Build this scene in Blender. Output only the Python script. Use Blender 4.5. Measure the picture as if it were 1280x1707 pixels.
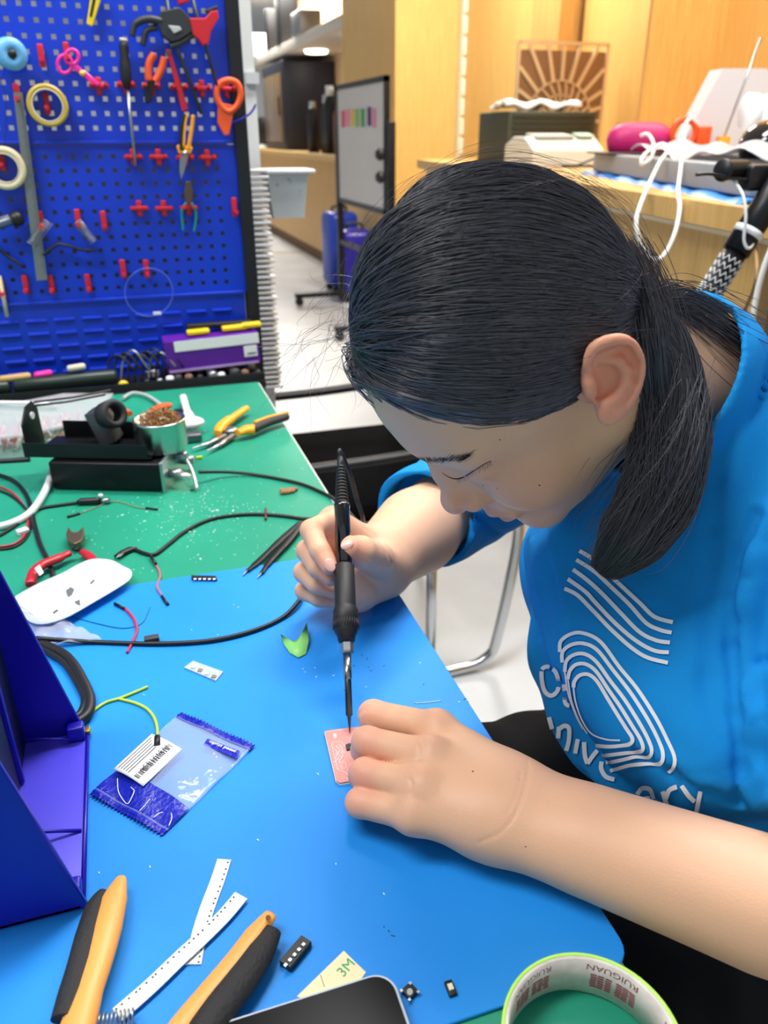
import bpy, bmesh, math, random
import numpy as np
from mathutils import Vector, Matrix, Euler
random.seed(7); RNG = np.random.default_rng(7)
for o in list(bpy.data.objects): bpy.data.objects.remove(o, do_unlink=True)
SC = bpy.context.scene; COL = SC.collection
# ---------------------------------------------------------------- camera
CAM = np.array([0.0, 0.0, 1.15]); PITCH = math.radians(25.8); YAW = math.radians(17.9); FPX = 1300.0
cr = np.array([math.cos(YAW), -math.sin(YAW), 0.0])
cf = np.array([math.sin(YAW)*math.cos(PITCH), math.cos(YAW)*math.cos(PITCH), -math.sin(PITCH)])
cu = np.cross(cr, cf)
cd = bpy.data.cameras.new('camera'); cam = bpy.data.objects.new('camera', cd); COL.objects.link(cam)
cam.location = CAM; cam.rotation_euler = (math.pi/2-PITCH, 0, -YAW)
cd.sensor_fit = 'VERTICAL'; cd.sensor_height = 36.0; cd.sensor_width = 27.0; cd.lens = FPX/1707*36
cd.clip_start = 0.02; cd.clip_end = 60
cd.dof.use_dof = True; cd.dof.focus_distance = 0.52; cd.dof.aperture_fstop = 9.0
SC.camera = cam
# ---------------------------------------------------------------- world, lamps, exposure
W = bpy.data.worlds.new('world'); SC.world = W; W.use_nodes = True
W.node_tree.nodes['Background'].inputs[0].default_value = (0.88, 0.94, 1.0, 1); W.node_tree.nodes['Background'].inputs[1].default_value = 0.45
def area(name, loc, sx, sy, power, color, target=None):
    l = bpy.data.lights.new(name, 'AREA'); l.shape = 'RECTANGLE'; l.size = sx; l.size_y = sy; l.energy = power; l.color = color
    o = bpy.data.objects.new(name, l); o.location = loc; COL.objects.link(o)
    if target is not None:
        o.rotation_euler = (Vector(target)-Vector(loc)).to_track_quat('-Z', 'Y').to_euler()
    return o
area('ceiling_lamp_light', (0.75, 1.25, 2.72), 1.2, 0.35, 34, (0.97, 0.98, 1.0))
area('ceiling_lamp_light', (-0.8, 0.5, 2.72), 1.2, 0.35, 22, (0.97, 0.98, 1.0))
area('ceiling_lamp_light', (2.6, 2.4, 2.72), 1.2, 0.5, 48, (1.0, 0.93, 0.80))
area('ceiling_lamp_light', (1.9, 4.2, 2.72), 0.5, 0.9, 50, (1.0, 0.97, 0.92))
area('ceiling_lamp_light', (2.0, 10.5, 2.72), .5, 2.6, 150, (1.0, 0.95, 0.88))
SC.view_settings.view_transform = 'Standard'; SC.view_settings.look = 'None'
SC.view_settings.gamma = 1.0; SC.view_settings.exposure = 0.22; SC.view_settings.use_curve_mapping = False
# ---------------------------------------------------------------- helpers
def P(px, py, z=0.75):
    d = cf+cr*(px-640)/FPX+cu*(853.5-py)/FPX
    return CAM+d*(z-CAM[2])/d[2]
def D(px, py, dep): return CAM+dep*(cf+cr*(px-640)/FPX+cu*(853.5-py)/FPX)
def PY(px, py, y):
    d = cf+cr*(px-640)/FPX+cu*(853.5-py)/FPX
    return CAM+d*(y/d[1])
def PX(px, py, x):
    d = cf+cr*(px-640)/FPX+cu*(853.5-py)/FPX
    return CAM+d*(x/d[0])
def lin(c):
    if isinstance(c, str):
        c = c.lstrip('#'); c = [int(c[i:i+2], 16)/255 for i in (0, 2, 4)]
    return tuple(x/12.92 if x <= .04045 else ((x+.055)/1.055)**2.4 for x in c)+(1.0,)
MC = {}
def mat(name, col, rough=.5, metal=0, spec=.5, noise=None, bump=None, alpha=None, trans=0, sss=0, coat=0, emit=None, attr=None, ior=None):
    if name in MC: return MC[name]
    m = bpy.data.materials.new(name); m.use_nodes = True; nt = m.node_tree; b = nt.nodes['Principled BSDF']
    c = lin(col); b.inputs['Base Color'].default_value = c; b.inputs['Roughness'].default_value = rough
    b.inputs['Metallic'].default_value = metal; b.inputs['Specular IOR Level'].default_value = spec
    if trans: b.inputs['Transmission Weight'].default_value = trans
    if ior: b.inputs['IOR'].default_value = ior
    if coat: b.inputs['Coat Weight'].default_value = coat; b.inputs['Coat Roughness'].default_value = .1
    if sss: b.inputs['Subsurface Weight'].default_value = sss; b.inputs['Subsurface Radius'].default_value = (.012, .004, .002); b.inputs['Subsurface Scale'].default_value = .5
    if alpha is not None: b.inputs['Alpha'].default_value = alpha
    if emit: b.inputs['Emission Color'].default_value = lin(emit[0]); b.inputs['Emission Strength'].default_value = emit[1]
    tc = None
    def coord():
        nonlocal tc
        if tc is None: tc = nt.nodes.new('ShaderNodeTexCoord')
        return tc.outputs['Object']
    if noise:
        col2, scale, lo, hi = noise[:4]; st = noise[4] if len(noise) > 4 else (1, 1, 1)
        n = nt.nodes.new('ShaderNodeTexNoise'); n.inputs['Scale'].default_value = scale; n.inputs['Detail'].default_value = 6
        mp = nt.nodes.new('ShaderNodeMapping'); mp.inputs['Scale'].default_value = st
        r = nt.nodes.new('ShaderNodeValToRGB'); r.color_ramp.elements[0].position = lo; r.color_ramp.elements[1].position = hi
        r.color_ramp.elements[0].color = c; r.color_ramp.elements[1].color = lin(col2)
        nt.links.new(coord(), mp.inputs[0]); nt.links.new(mp.outputs[0], n.inputs[0]); nt.links.new(n.outputs['Fac'], r.inputs[0]); nt.links.new(r.outputs[0], b.inputs['Base Color'])
    if attr:
        a = nt.nodes.new('ShaderNodeAttribute'); a.attribute_name = attr; nt.links.new(a.outputs['Color'], b.inputs['Base Color'])
    if bump:
        sc_, stg = bump[:2]; st = bump[2] if len(bump) > 2 else (1, 1, 1)
        n = nt.nodes.new('ShaderNodeTexNoise'); n.inputs['Scale'].default_value = sc_; n.inputs['Detail'].default_value = 4
        mp = nt.nodes.new('ShaderNodeMapping'); mp.inputs['Scale'].default_value = st
        bp = nt.nodes.new('ShaderNodeBump'); bp.inputs['Strength'].default_value = stg; bp.inputs['Distance'].default_value = .002
        nt.links.new(coord(), mp.inputs[0]); nt.links.new(mp.outputs[0], n.inputs[0]); nt.links.new(n.outputs['Fac'], bp.inputs['Height']); nt.links.new(bp.outputs[0], b.inputs['Normal'])
    MC[name] = m; return m
def V(*a): return np.array(a, float)
def unit(v): v = np.array(v, float); return v/(np.linalg.norm(v)+1e-12)
class MB:
    """collects shapes; build() links them as ONE mesh object"""
    def __init__(s): s.v = []; s.f = []; s.m = []; s.sm = []
    def add(s, v, f, mi=0, smooth=False):
        k = len(s.v); s.v += [tuple(map(float, a)) for a in v]; s.f += [tuple(i+k for i in q) for q in f]; s.m += [mi]*len(f); s.sm += [smooth]*len(f); return s
    def box(s, c, size, rot=None, mi=0, bev=0):
        x, y, z = [a/2 for a in size]
        if bev:
            bm = bmesh.new(); bmesh.ops.create_cube(bm, size=1)
            for v in bm.verts: v.co = (v.co.x*size[0], v.co.y*size[1], v.co.z*size[2])
            bmesh.ops.bevel(bm, geom=list(bm.edges), offset=bev, segments=3, affect='EDGES', profile=.5)
            vs = np.array([v.co for v in bm.verts]); fs = [[v.index for v in f.verts] for f in bm.faces]; bm.free()
        else:
            vs = np.array([(a, b, d) for a in (-x, x) for b in (-y, y) for d in (-z, z)])
            fs = [(0, 1, 3, 2), (4, 6, 7, 5), (0, 4, 5, 1), (2, 3, 7, 6), (0, 2, 6, 4), (1, 5, 7, 3)]
        if rot is not None: vs = vs@np.array(rot).T
        return s.add(vs+np.array(c), fs, mi, bool(bev))
    def tube(s, pts, r, n=10, mi=0, caps=True, closed=False, smooth=True, flat=None, up=None):
        pts = np.array(pts, float); N = len(pts); rr = np.full(N, r) if np.isscalar(r) else np.array(r, float)
        if closed: T = np.roll(pts, -1, 0)-np.roll(pts, 1, 0)
        else: T = np.gradient(pts, axis=0)
        T /= np.linalg.norm(T, axis=1)[:, None]+1e-12
        u = np.array(up if up is not None else ((0, 0, 1) if abs(T[0][2]) < .9 else (1, 0, 0)), float); vs = []
        fl = flat if flat else 1.0
        for i in range(N):
            b = np.cross(T[i], u); b /= np.linalg.norm(b)+1e-12
            if up is None: u = np.cross(b, T[i])
            uu = np.cross(b, T[i])
            for k in range(n):
                a = 2*math.pi*k/n; vs.append(pts[i]+rr[i]*(b*math.cos(a)+uu*math.sin(a)*fl))
        fs = []
        for i in range(N if closed else N-1):
            j = (i+1) % N
            for k in range(n): fs.append((i*n+k, i*n+(k+1) % n, j*n+(k+1) % n, j*n+k))
        s.add(vs, fs, mi, smooth)
        if caps and not closed:
            k0 = len(s.v)-N*n; s.f.append(tuple(k0+k for k in range(n))[::-1]); s.f.append(tuple(k0+(N-1)*n+k for k in range(n))); s.m += [mi, mi]; s.sm += [False, False]
        return s
    def cyl(s, a, b, r, r2=None, n=20, mi=0, smooth=True): return s.tube([a, b], [r, r if r2 is None else r2], n, mi, True, False, smooth)
    def lathe(s, prof, a, axis, n=32, mi=0, smooth=True, close=False):
        """prof: (radius, distance along axis) points"""
        ax = unit(axis); b = np.cross(ax, (0, 0, 1) if abs(ax[2]) < .9 else (1, 0, 0)); b = unit(b); c = np.cross(ax, b); a = np.array(a, float)
        vs = [a+ax*h+r*(b*math.cos(2*math.pi*k/n)+c*math.sin(2*math.pi*k/n)) for r, h in prof for k in range(n)]
        m = len(prof); fs = []
        for i in range(m if close else m-1):
            j = (i+1) % m
            for k in range(n): fs.append((i*n+k, i*n+(k+1) % n, j*n+(k+1) % n, j*n+k))
        return s.add(vs, fs, mi, smooth)
    def prism(s, poly, z0, z1, frame=None, mi=0, smooth=False):
        """poly: 2D outline; frame = (origin, ex, ey, ez) or None for world xy"""
        o, ex, ey, ez = frame if frame else (V(0, 0, 0), V(1, 0, 0), V(0, 1, 0), V(0, 0, 1))
        n = len(poly); o = np.array(o, float)
        vs = [o+p[0]*ex+p[1]*ey+z0*ez for p in poly]+[o+p[0]*ex+p[1]*ey+z1*ez for p in poly]
        k = len(s.v); s.add(vs, [(i, (i+1) % n, n+(i+1) % n, n+i) for i in range(n)], mi, smooth)
        s.f += [tuple(k+i for i in range(n))[::-1], tuple(k+n+i for i in range(n))]; s.m += [mi, mi]; s.sm += [False, False]; return s
    def sphere(s, c, r, n=16, mi=0, sc=(1, 1, 1), rot=None):
        vs = []; fs = []
        for i in range(n+1):
            t = math.pi*i/n
            for k in range(2*n):
                a = math.pi*k/n; vs.append((math.sin(t)*math.cos(a)*sc[0]*r, math.sin(t)*math.sin(a)*sc[1]*r, math.cos(t)*sc[2]*r))
        for i in range(n):
            for k in range(2*n): fs.append((i*2*n+k, (i+1)*2*n+k, (i+1)*2*n+(k+1) % (2*n), i*2*n+(k+1) % (2*n)))
        vs = np.array(vs)
        if rot is not None: vs = vs@np.array(rot).T
        return s.add(vs+np.array(c), fs, mi, True)
    def grid(s, fn, nu, nv, mi=0, smooth=True, closed_u=False):
        vs = [fn(i/(nu if closed_u else nu-1), j/(nv-1)) for i in range(nu) for j in range(nv)]
        fs = []
        for i in range(nu if closed_u else nu-1):
            for j in range(nv-1):
                k = (i+1) % nu; fs.append((i*nv+j, k*nv+j, k*nv+j+1, i*nv+j+1))
        return s.add(vs, fs, mi, smooth)
    def build(s, name, mats, parent=None, origin=None, solid=0, bev=0):
        me = bpy.data.meshes.new(name); vs = np.array(s.v)
        if origin is None: origin = PO.get(parent.name, V(0, 0, 0)) if parent is not None else np.array([(vs[:, 0].min()+vs[:, 0].max())/2, (vs[:, 1].min()+vs[:, 1].max())/2, vs[:, 2].min()])
        me.from_pydata([tuple(a) for a in vs-np.array(origin)], [], s.f)
        for m in (mats if isinstance(mats, (list, tuple)) else [mats]): me.materials.append(m)
        me.polygons.foreach_set('material_index', s.m); me.polygons.foreach_set('use_smooth', s.sm); me.update()
        bm = bmesh.new(); bm.from_mesh(me)
        bmesh.ops.remove_doubles(bm, verts=bm.verts, dist=1e-6); bmesh.ops.recalc_face_normals(bm, faces=bm.faces); bm.to_mesh(me); bm.free()
        o = bpy.data.objects.new(name, me); COL.objects.link(o)
        if parent is None: o.location = origin; PO[o.name] = np.array(origin, float)
        else: o.parent = parent; PO[o.name] = PO.get(parent.name, V(0, 0, 0))
        if solid: md = o.modifiers.new('s', 'SOLIDIFY'); md.thickness = solid; md.offset = 0
        if bev: md = o.modifiers.new('b', 'BEVEL'); md.width = bev; md.segments = 2; md.limit_method = 'ANGLE'
        return o
PO = {}
def tag(o, label=None, cat=None, group=None, kind=None):
    if label: o['label'] = label
    if cat: o['category'] = cat
    if group: o['group'] = group
    if kind: o['kind'] = kind
    return o
def thing(name, loc, label, cat, group=None):
    o = bpy.data.objects.new(name, None); o.location = loc; o.empty_display_size = .02; COL.objects.link(o); PO[o.name] = np.array(loc, float)
    return tag(o, label, cat, group)
def copy_tree(o, parent=None):
    c = o.copy(); COL.objects.link(c)
    if parent is not None: c.parent = parent
    for ch in [x for x in COL.objects if x.parent == o]: copy_tree(ch, c)
    return c
def spline(pts, n=8, closed=False):
    p = np.array(pts, float); N = len(p); out = []
    for i in range(N if closed else N-1):
        a, b, c, d = (p[(i-1) % N], p[i], p[(i+1) % N], p[(i+2) % N]) if closed else (p[max(i-1, 0)], p[i], p[i+1], p[min(i+2, N-1)])
        for k in range(n):
            t = k/n; out.append(.5*((2*b)+(-a+c)*t+(2*a-5*b+4*c-d)*t*t+(-a+3*b-3*c+d)*t**3))
    if not closed: out.append(p[-1])
    return np.array(out)
def fontpath(text, size, align='LEFT'):
    """text as a flat mesh: verts (n,2) and faces, using the built-in font"""
    c = bpy.data.curves.new('t', 'FONT'); c.body = text; c.size = size; c.align_x = align; c.resolution_u = 3
    o = bpy.data.objects.new('t', c); COL.objects.link(o); bpy.context.view_layer.update()
    me = o.to_mesh(); v = [(a.co.x, a.co.y) for a in me.vertices]; f = [tuple(p.vertices) for p in me.polygons]
    o.to_mesh_clear(); bpy.data.objects.remove(o); bpy.data.curves.remove(c)
    return v, f
def textmesh(mb, text, size, o, ex, ey, mi=0, align='LEFT', lift=0):
    v, f = fontpath(text, size, align); ez = np.cross(ex, ey)
    return mb.add([np.array(o)+x*np.array(ex)+y*np.array(ey)+ez*lift for x, y in v], f, mi)
FINE = True
# ---------------------------------------------------------------- signed distance sculpting
def s_cone(p, a, b, ra, rb):
    a = np.array(a, float); b = np.array(b, float); ba = b-a; l2 = ba@ba
    t = np.clip(((p-a)@ba)/l2, 0, 1)
    return np.linalg.norm(p-a-t[:, None]*ba, axis=1)-(ra+(rb-ra)*t)
def s_ell(p, c, r, M=None):
    q = p-np.array(c, float)
    if M is not None: q = q@np.array(M).T      # rows of M = local axes
    r = np.array(r, float); k0 = np.linalg.norm(q/r, axis=1); k1 = np.linalg.norm(q/(r*r), axis=1)
    return k0*(k0-1)/(k1+1e-9)
def s_sph(p, c, r): return np.linalg.norm(p-np.array(c, float), axis=1)-r
def smin(a, b, k):
    h = np.maximum(k-np.abs(a-b), 0)/k; return np.minimum(a, b)-h*h*k*.25
def smax(a, b, k): return -smin(-a, -b, k)
def sgroup(p, fn, c, R, far=.012):
    """evaluate fn only inside a bounding sphere"""
    d = np.linalg.norm(p-np.array(c, float), axis=1)-R
    out = np.maximum(d, 0)+far; m = d < far
    if m.any(): out[m] = np.minimum(fn(p[m]), 1.0)
    return out
def polycone(p, pts, rs, k=.004):
    d = None
    for i in range(len(pts)-1):
        e = s_cone(p, pts[i], pts[i+1], rs[i], rs[i+1]); d = e if d is None else (smin(d, e, k) if k else np.minimum(d, e))
    return d
def surface_nets(fn, lo, hi, h, B=8, newton=2):
    lo = np.array(lo, float); hi = np.array(hi, float); nb = np.ceil((hi-lo)/(h*B)).astype(int)
    I = np.stack(np.meshgrid(*[np.arange(n) for n in nb], indexing='ij'), -1).reshape(-1, 3)
    cen = lo+(I+.5)*h*B; keep = []
    for s in range(0, len(cen), 400000):
        keep.append(np.abs(fn(cen[s:s+400000])) < h*B*.87*1.6+.002)
    I = I[np.concatenate(keep)]
    o = np.stack(np.meshgrid(*[np.arange(B+1)]*3, indexing='ij'), -1).reshape(-1, 3)
    N = nb*B+2; key = lambda c: (c[..., 0].astype(np.int64)*N[1]+c[..., 1])*N[2]+c[..., 2]
    cells = []; pos = []; edges = []
    for s in range(0, len(I), 700):
        J = I[s:s+700]; G = J[:, None, :]*B+o[None]; d = fn((lo+G.reshape(-1, 3)*h)).reshape(len(J), B+1, B+1, B+1)
        ins = d < 0; cnt = np.zeros((len(J), B, B, B), int)
        for a in (0, 1):
            for b in (0, 1):
                for c in (0, 1): cnt += ins[:, a:a+B, b:b+B, c:c+B]
        ac = (cnt > 0) & (cnt < 8); w = np.argwhere(ac)
        if not len(w): continue
        n, i, j, k = w.T; acc = np.zeros((len(w), 3)); num = np.zeros(len(w))
        for ax in range(3):
            for u in (0, 1):
                for v in (0, 1):
                    p0 = [None]*3; p1 = [None]*3; oth = [q for q in range(3) if q != ax]
                    off = np.zeros(3, int); off[oth[0]] = u; off[oth[1]] = v
                    A = d[n, i+off[0], j+off[1], k+off[2]]; off2 = off.copy(); off2[ax] = 1; Bv = d[n, i+off2[0], j+off2[1], k+off2[2]]
                    m = (A < 0) != (Bv < 0); t = np.where(m, A/(A-Bv+1e-20), 0); pt = np.tile(off.astype(float), (len(w), 1)); pt[:, ax] = t
                    acc += np.where(m[:, None], pt, 0); num += m
                    if u == 0 and v == 0 and m.any():
                        g = J[n[m]]*B+np.stack([i[m], j[m], k[m]], 1); edges.append((g, np.full(m.sum(), ax), A[m] < 0))
        g = J[n]*B+np.stack([i, j, k], 1); cells.append(g); pos.append(lo+h*(g+acc/num[:, None]))
    cells = np.concatenate(cells); pos = np.concatenate(pos); kk = key(cells); order = np.argsort(kk); kk = kk[order]; pos = pos[order]
    faces = []
    G = np.concatenate([e[0] for e in edges]); AX = np.concatenate([e[1] for e in edges]); S = np.concatenate([e[2] for e in edges])
    for ax in range(3):
        m = AX == ax; g = G[m]; s_ = S[m]; b = (ax+1) % 3; c = (ax+2) % 3
        eb = np.eye(3, dtype=int)[b]; ec = np.eye(3, dtype=int)[c]
        q = [key(g), key(g-eb), key(g-eb-ec), key(g-ec)]; idx = [np.clip(np.searchsorted(kk, x), 0, len(kk)-1) for x in q]
        ok = np.all([kk[ix] == x for ix, x in zip(idx, q)], axis=0)
        F = np.stack(idx, 1)[ok]; sf = s_[ok]; F[~sf] = F[~sf][:, ::-1]; faces.append(F)
    F = np.concatenate(faces)
    for _ in range(newton):
        e = h*.35; f0 = fn(pos); g = np.stack([fn(pos+V(e, 0, 0))-f0, fn(pos+V(0, e, 0))-f0, fn(pos+V(0, 0, e))-f0], 1)/e
        st = -(f0/(np.sum(g*g, 1)+1e-3))[:, None]*g; L = np.linalg.norm(st, axis=1)[:, None]; pos = pos+st*np.minimum(1, h*.5/(L+1e-9))
    return pos, F
def npmesh(name, v, f, mats, parent=None, smooth=True, col=None, world=True):
    me = bpy.data.meshes.new(name); v = np.asarray(v, np.float32); off = PO.get(parent.name, V(0, 0, 0)) if parent is not None else V(0, 0, 0)
    v = (v-off).astype(np.float32); f = np.asarray(f, np.int32); k = f.shape[1]
    me.vertices.add(len(v)); me.vertices.foreach_set('co', v.ravel()); me.loops.add(f.size); me.loops.foreach_set('vertex_index', f.ravel())
    me.polygons.add(len(f)); me.polygons.foreach_set('loop_start', np.arange(len(f), dtype=np.int32)*k); me.polygons.foreach_set('loop_total', np.full(len(f), k, np.int32))
    me.polygons.foreach_set('use_smooth', np.full(len(f), smooth)); me.update(calc_edges=True)
    for m in (mats if isinstance(mats, (list, tuple)) else [mats]): me.materials.append(m)
    if col is not None:
        a = me.color_attributes.new('Col', 'FLOAT_COLOR', 'POINT'); a.data.foreach_set('color', np.asarray(col, np.float32).ravel())
    o = bpy.data.objects.new(name, me); COL.objects.link(o)
    if parent is not None: o.parent = parent
    PO[o.name] = off; return o
# ================================================================ the room
floorm = mat('polished concrete', '#d6dade', .4, spec=.3, noise=('#c2c6cb', 3.0, .35, .75), bump=(30, .05))
wood = mat('light oak veneer', '#e6bd72', .45, noise=('#d6a85a', 9, .3, .75, (14, 14, .6)))
wood2 = mat('oak veneer', '#dcae66', .5, noise=('#c6934c', 9, .3, .75, (14, 14, .6)))
whitem = mat('white paint', '#e8eaec', .6); blackm = mat('black plastic', '#101114', .45); blackmet = mat('black steel', '#15161a', .4, metal=.3)
chrome = mat('chrome', '#c9ccd0', .18, metal=1.0); steel = mat('brushed steel', '#a9adb0', .32, metal=1.0); greyp = mat('grey plastic', '#b9bcbd', .45); whitep = mat('white plastic', '#eceeee', .4)
redp = mat('red plastic', '#c8202c', .4); orangep = mat('orange plastic', '#f05a22', .4); yellowp = mat('amber plastic', '#f0a41e', .4); lampm = mat('lamp diffuser', '#ffffff', .5, emit=('#fff6e6', 9.0))
def struct(o): o['kind'] = 'structure'; return o
def sbox(name, lo, hi, m): return struct(MB().box([(a+b)/2 for a, b in zip(lo, hi)], [b-a for a, b in zip(lo, hi)]).build(name, m))
sbox('floor', (-4, -2, -.05), (8, 16.5, 0), floorm)
sbox('ceiling', (-4, -2, 2.8), (8, 16.5, 2.85), mat('ceiling paint', '#d8dadc', .7))
sbox('wall_back', (-4, 16.3, 0), (8, 16.4, 2.8), whitem)
sbox('trim_1', (.9, 8.72, 0), (1.9, 8.78, .004), mat('brass floor strip', '#b9a27a', .4))
# tall oak cupboard whose corner stands behind the whiteboard
o = MB().box((2.6, 6.3, 1.4), (1.4, 1.32, 2.8)); struct(o.build('wall_corner', wood))
o = struct(MB().box((2.42, 3.6, 1.4), (.10, 4.2, 2.8)).build('wall_right', wood))
MB().box((2.365, 4.08, 1.9), (.012, .022, 1.8)).build('trim_2', mat('dark gap', '#6b4a22', .7))['kind'] = 'structure'
struct(MB().box((2.2, 3.0, 1.9), (.34, .02, 1.8)).build('trim_3', wood2)); struct(MB().box((2.31, 4.25, 1.9), (.12, .30, 1.8)).build('trim_4', wood2))
# far wooden counter, back left
t = thing('low_counter', (2.2, 9.6, 0), 'long low oak counter along the far aisle, black printer enclosure on it', 'counter')
MB().box((2.25, 9.5, .47), (.66, 5.0, .94)).build('body', wood2, t); MB().box((2.23, 9.5, .965), (.74, 5.04, .05), bev=.004).build('worktop', wood, t); MB().box((1.925, 9.5, .05), (.012, 5.0, .1)).build('plinth', mat('dark gap', '#6b4a22', .7), t)
struct(MB().box((2.62, 9.5, 1.9), (.06, 5.1, 1.8)).build('wall_left', mat('pale wood board', '#e3c397', .5, noise=('#d8b483', 6, .3, .7, (8, 8, .5)))))
# shelf above it
t = thing('high_shelf', (2.3, 9.6, 2.0), 'pale shelf with glowing lights in its underside above the far counter', 'shelf')
MB().box((2.3, 9.8, 2.0), (.64, 5.8, .09), bev=.004).build('board', mat('shelf edge', '#d9d3c8', .5), t)
for y in (7.7, 9.3): MB().cyl((2.25, y, 1.952), (2.25, y, 1.93), .12, .11, 24).build('shelf_light', lampm, t)
sx = [(2.08, 10.6, .14, .42, blackm, 'tall black box at the middle of the high shelf'), (2.08, 9.9, .22, .50, blackm, 'wide black box on the high shelf'), (2.06, 11.5, .18, .26, greyp, 'squat dark grey box on the high shelf'), (2.06, 8.9, .40, .20, steel, 'long silver tray on the high shelf near the pillar')]
for x, y, w, h, m, lb in sx: tag(MB().box((x, y, 2.045+h/2), (.22, w, h), bev=.01).build('storage_box', m), lb, 'box', 'boxes on the high shelf')
t = thing('toy_figure', (2.02, 12.2, 2.045), 'small white toy figure at the left end of the high shelf', 'figurine')
MB().sphere((2.02, 12.2, 2.16), .075, 10).build('head', whitep, t); MB().lathe([(.0, 0), (.07, 0), (.075, .05), (.04, .1), (0, .11)], (2.02, 12.2, 2.045), (0, 0, 1), 16).build('body', greyp, t)
# printer enclosure
c = V(2.25, 8.6, 1.0); t = thing('printer_enclosure', (2.28, 10.45, .99), 'big black 3d printer enclosure with a pale front window on the far counter', '3d printer')
MB().box((2.28, 10.45, 1.445), (.60, 1.3, .905), bev=.015).build('case', mat('dark navy case', '#1c2030', .5), t)
MB().box((1.972, 10.45, 1.43), (.02, 1.05, .70), bev=.004).build('door', mat('smoky window', '#8a6f4a', .2), t); MB().box((1.955, 9.98, 1.45), (.02, .03, .2), bev=.004).build('handle', blackm, t)
t = thing('desk_fan', (2.05, 11.6, .99), 'round black fan beside the printer enclosure on the far counter', 'fan')
MB().lathe([(0, -.02), (.15, -.02), (.17, 0), (.15, .03), (0, .03)], (2.02, 11.6, 1.2), (-.6, -.8, 0), 24).build('fan_head', blackm, t); MB().lathe([(0, 0), (.1, 0), (.09, .03), (.02, .04), (.02, .08), (0, .08)], (2.02, 11.6, .99), (0, 0, 1), 16).build('stand', whitep, t)
for i, (y, h, r, m, cap, lb) in enumerate([(7.8, .56, .06, blackm, whitep, 'black bottle with a white cap nearest the oak pillar'), (8.1, .50, .055, blackm, chrome, 'black flask with a shiny cap left of the white-capped bottle'), (8.5, .46, .055, blackm, chrome, 'second black flask with a shiny cap on the far counter'),
        (7.65, .44, .055, mat('brown tube', '#7a4a34', .5), blackm, 'brown tube standing among the black bottles'), (7.28, .44, .045, mat('tan tube', '#b08a58', .5), whitep, 'tan tube closest to the whiteboard')]):
    x = 2.0+.04*(i % 2); t = thing('bottle', (x, y, .99), lb, 'bottle', 'bottles on the far counter')
    MB().lathe([(0, 0), (r, 0), (r, h*.75), (r*.5, h*.85), (r*.5, h*.88), (0, h*.88)], (x, y, .99), (0, 0, 1), 18).build('flask', m, t); MB().lathe([(0, h*.86), (r*.62, h*.86), (r*.6, h), (0, h)], (x, y, .99), (0, 0, 1), 18).build('cap', cap, t)
t = thing('water_dispenser', (2.0, 7.5, .99), 'white jug on top of a black water dispenser by the pillar', 'water dispenser')
MB().box((2.2, 7.5, 1.2), (.2, .22, .42), bev=.02).build('base', blackm, t); MB().lathe([(0, 0), (.05, 0), (.10, .06), (.10, .26), (.07, .3), (0, .3)], (2.2, 7.5, 1.42), (0, 0, 1), 20).build('jug', whitep, t)
# whiteboard on wheels
t = thing('mobile_whiteboard', (1.54, 5.25, 0), 'black-framed whiteboard on a wheeled stand in front of the oak pillar', 'whiteboard')
y0, y1 = 4.72, 5.78
MB().box((1.54, (y0+y1)/2, 1.085), (.018, y1-y0, .69)).build('board', mat('whiteboard face', '#cfccc8', .25), t)
f = MB()
for a, b in (((y0, .735), (y1, .735)), ((y0, 1.435), (y1, 1.435)), ((y0, .735), (y0, 1.435)), ((y1, .735), (y1, 1.435))):
    f.box((1.54, (a[0]+b[0])/2, (a[1]+b[1])/2), (.03, abs(b[0]-a[0])+.03, abs(b[1]-a[1])+.03))
f.build('frame', blackmet, t)
for y in (y0-.05, y1+.05): MB().box((1.55, y, .62), (.045, .045, 1.2), bev=.006).build('post', blackmet, t)
MB().box((1.55, (y0+y1)/2, .45), (.03, 1.15, .03)).build('crossbar', blackmet, t)
for y in (y0-.05, y1+.05):
    ft = MB().box((1.5, y, .075), (.62, .05, .035), bev=.006).build('foot', blackmet, t)
    for x in (1.22, 1.78): MB().cyl((x, y-.012, .03), (x, y+.012, .03), .03, n=16).build('caster', blackm, ft)
for z in (1.05, .93): MB().lathe([(0, 0), (.03, 0), (.035, .02), (.02, .04), (0, .04)], (1.50, y0-.05, z), (-1, 0, 0), 12).build('clamp_knob', blackm, t)
for i, (y, z, cc, w) in enumerate([(5.62, 1.245, '#d9486a', .07), (5.50, 1.252, '#e58a9a', .07), (5.38, 1.25, '#d8b63c', .06), (5.28, 1.246, '#7ab04c', .06), (5.16, 1.245, '#3f9a5a', .07), (5.02, 1.25, '#5a2a66', .07), (4.92, 1.24, '#d87a98', .05)]):
    nm = ['red', 'rose', 'yellow', 'lime', 'green', 'plum', 'pink'][i]; tag(MB().box((1.5285, y, z), (.004, w, .10)).build('sticky_note', mat('note '+nm, cc, .7)), nm+' sticky note in the row on the wheeled whiteboard', 'note', 'sticky notes on the whiteboard')
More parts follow.
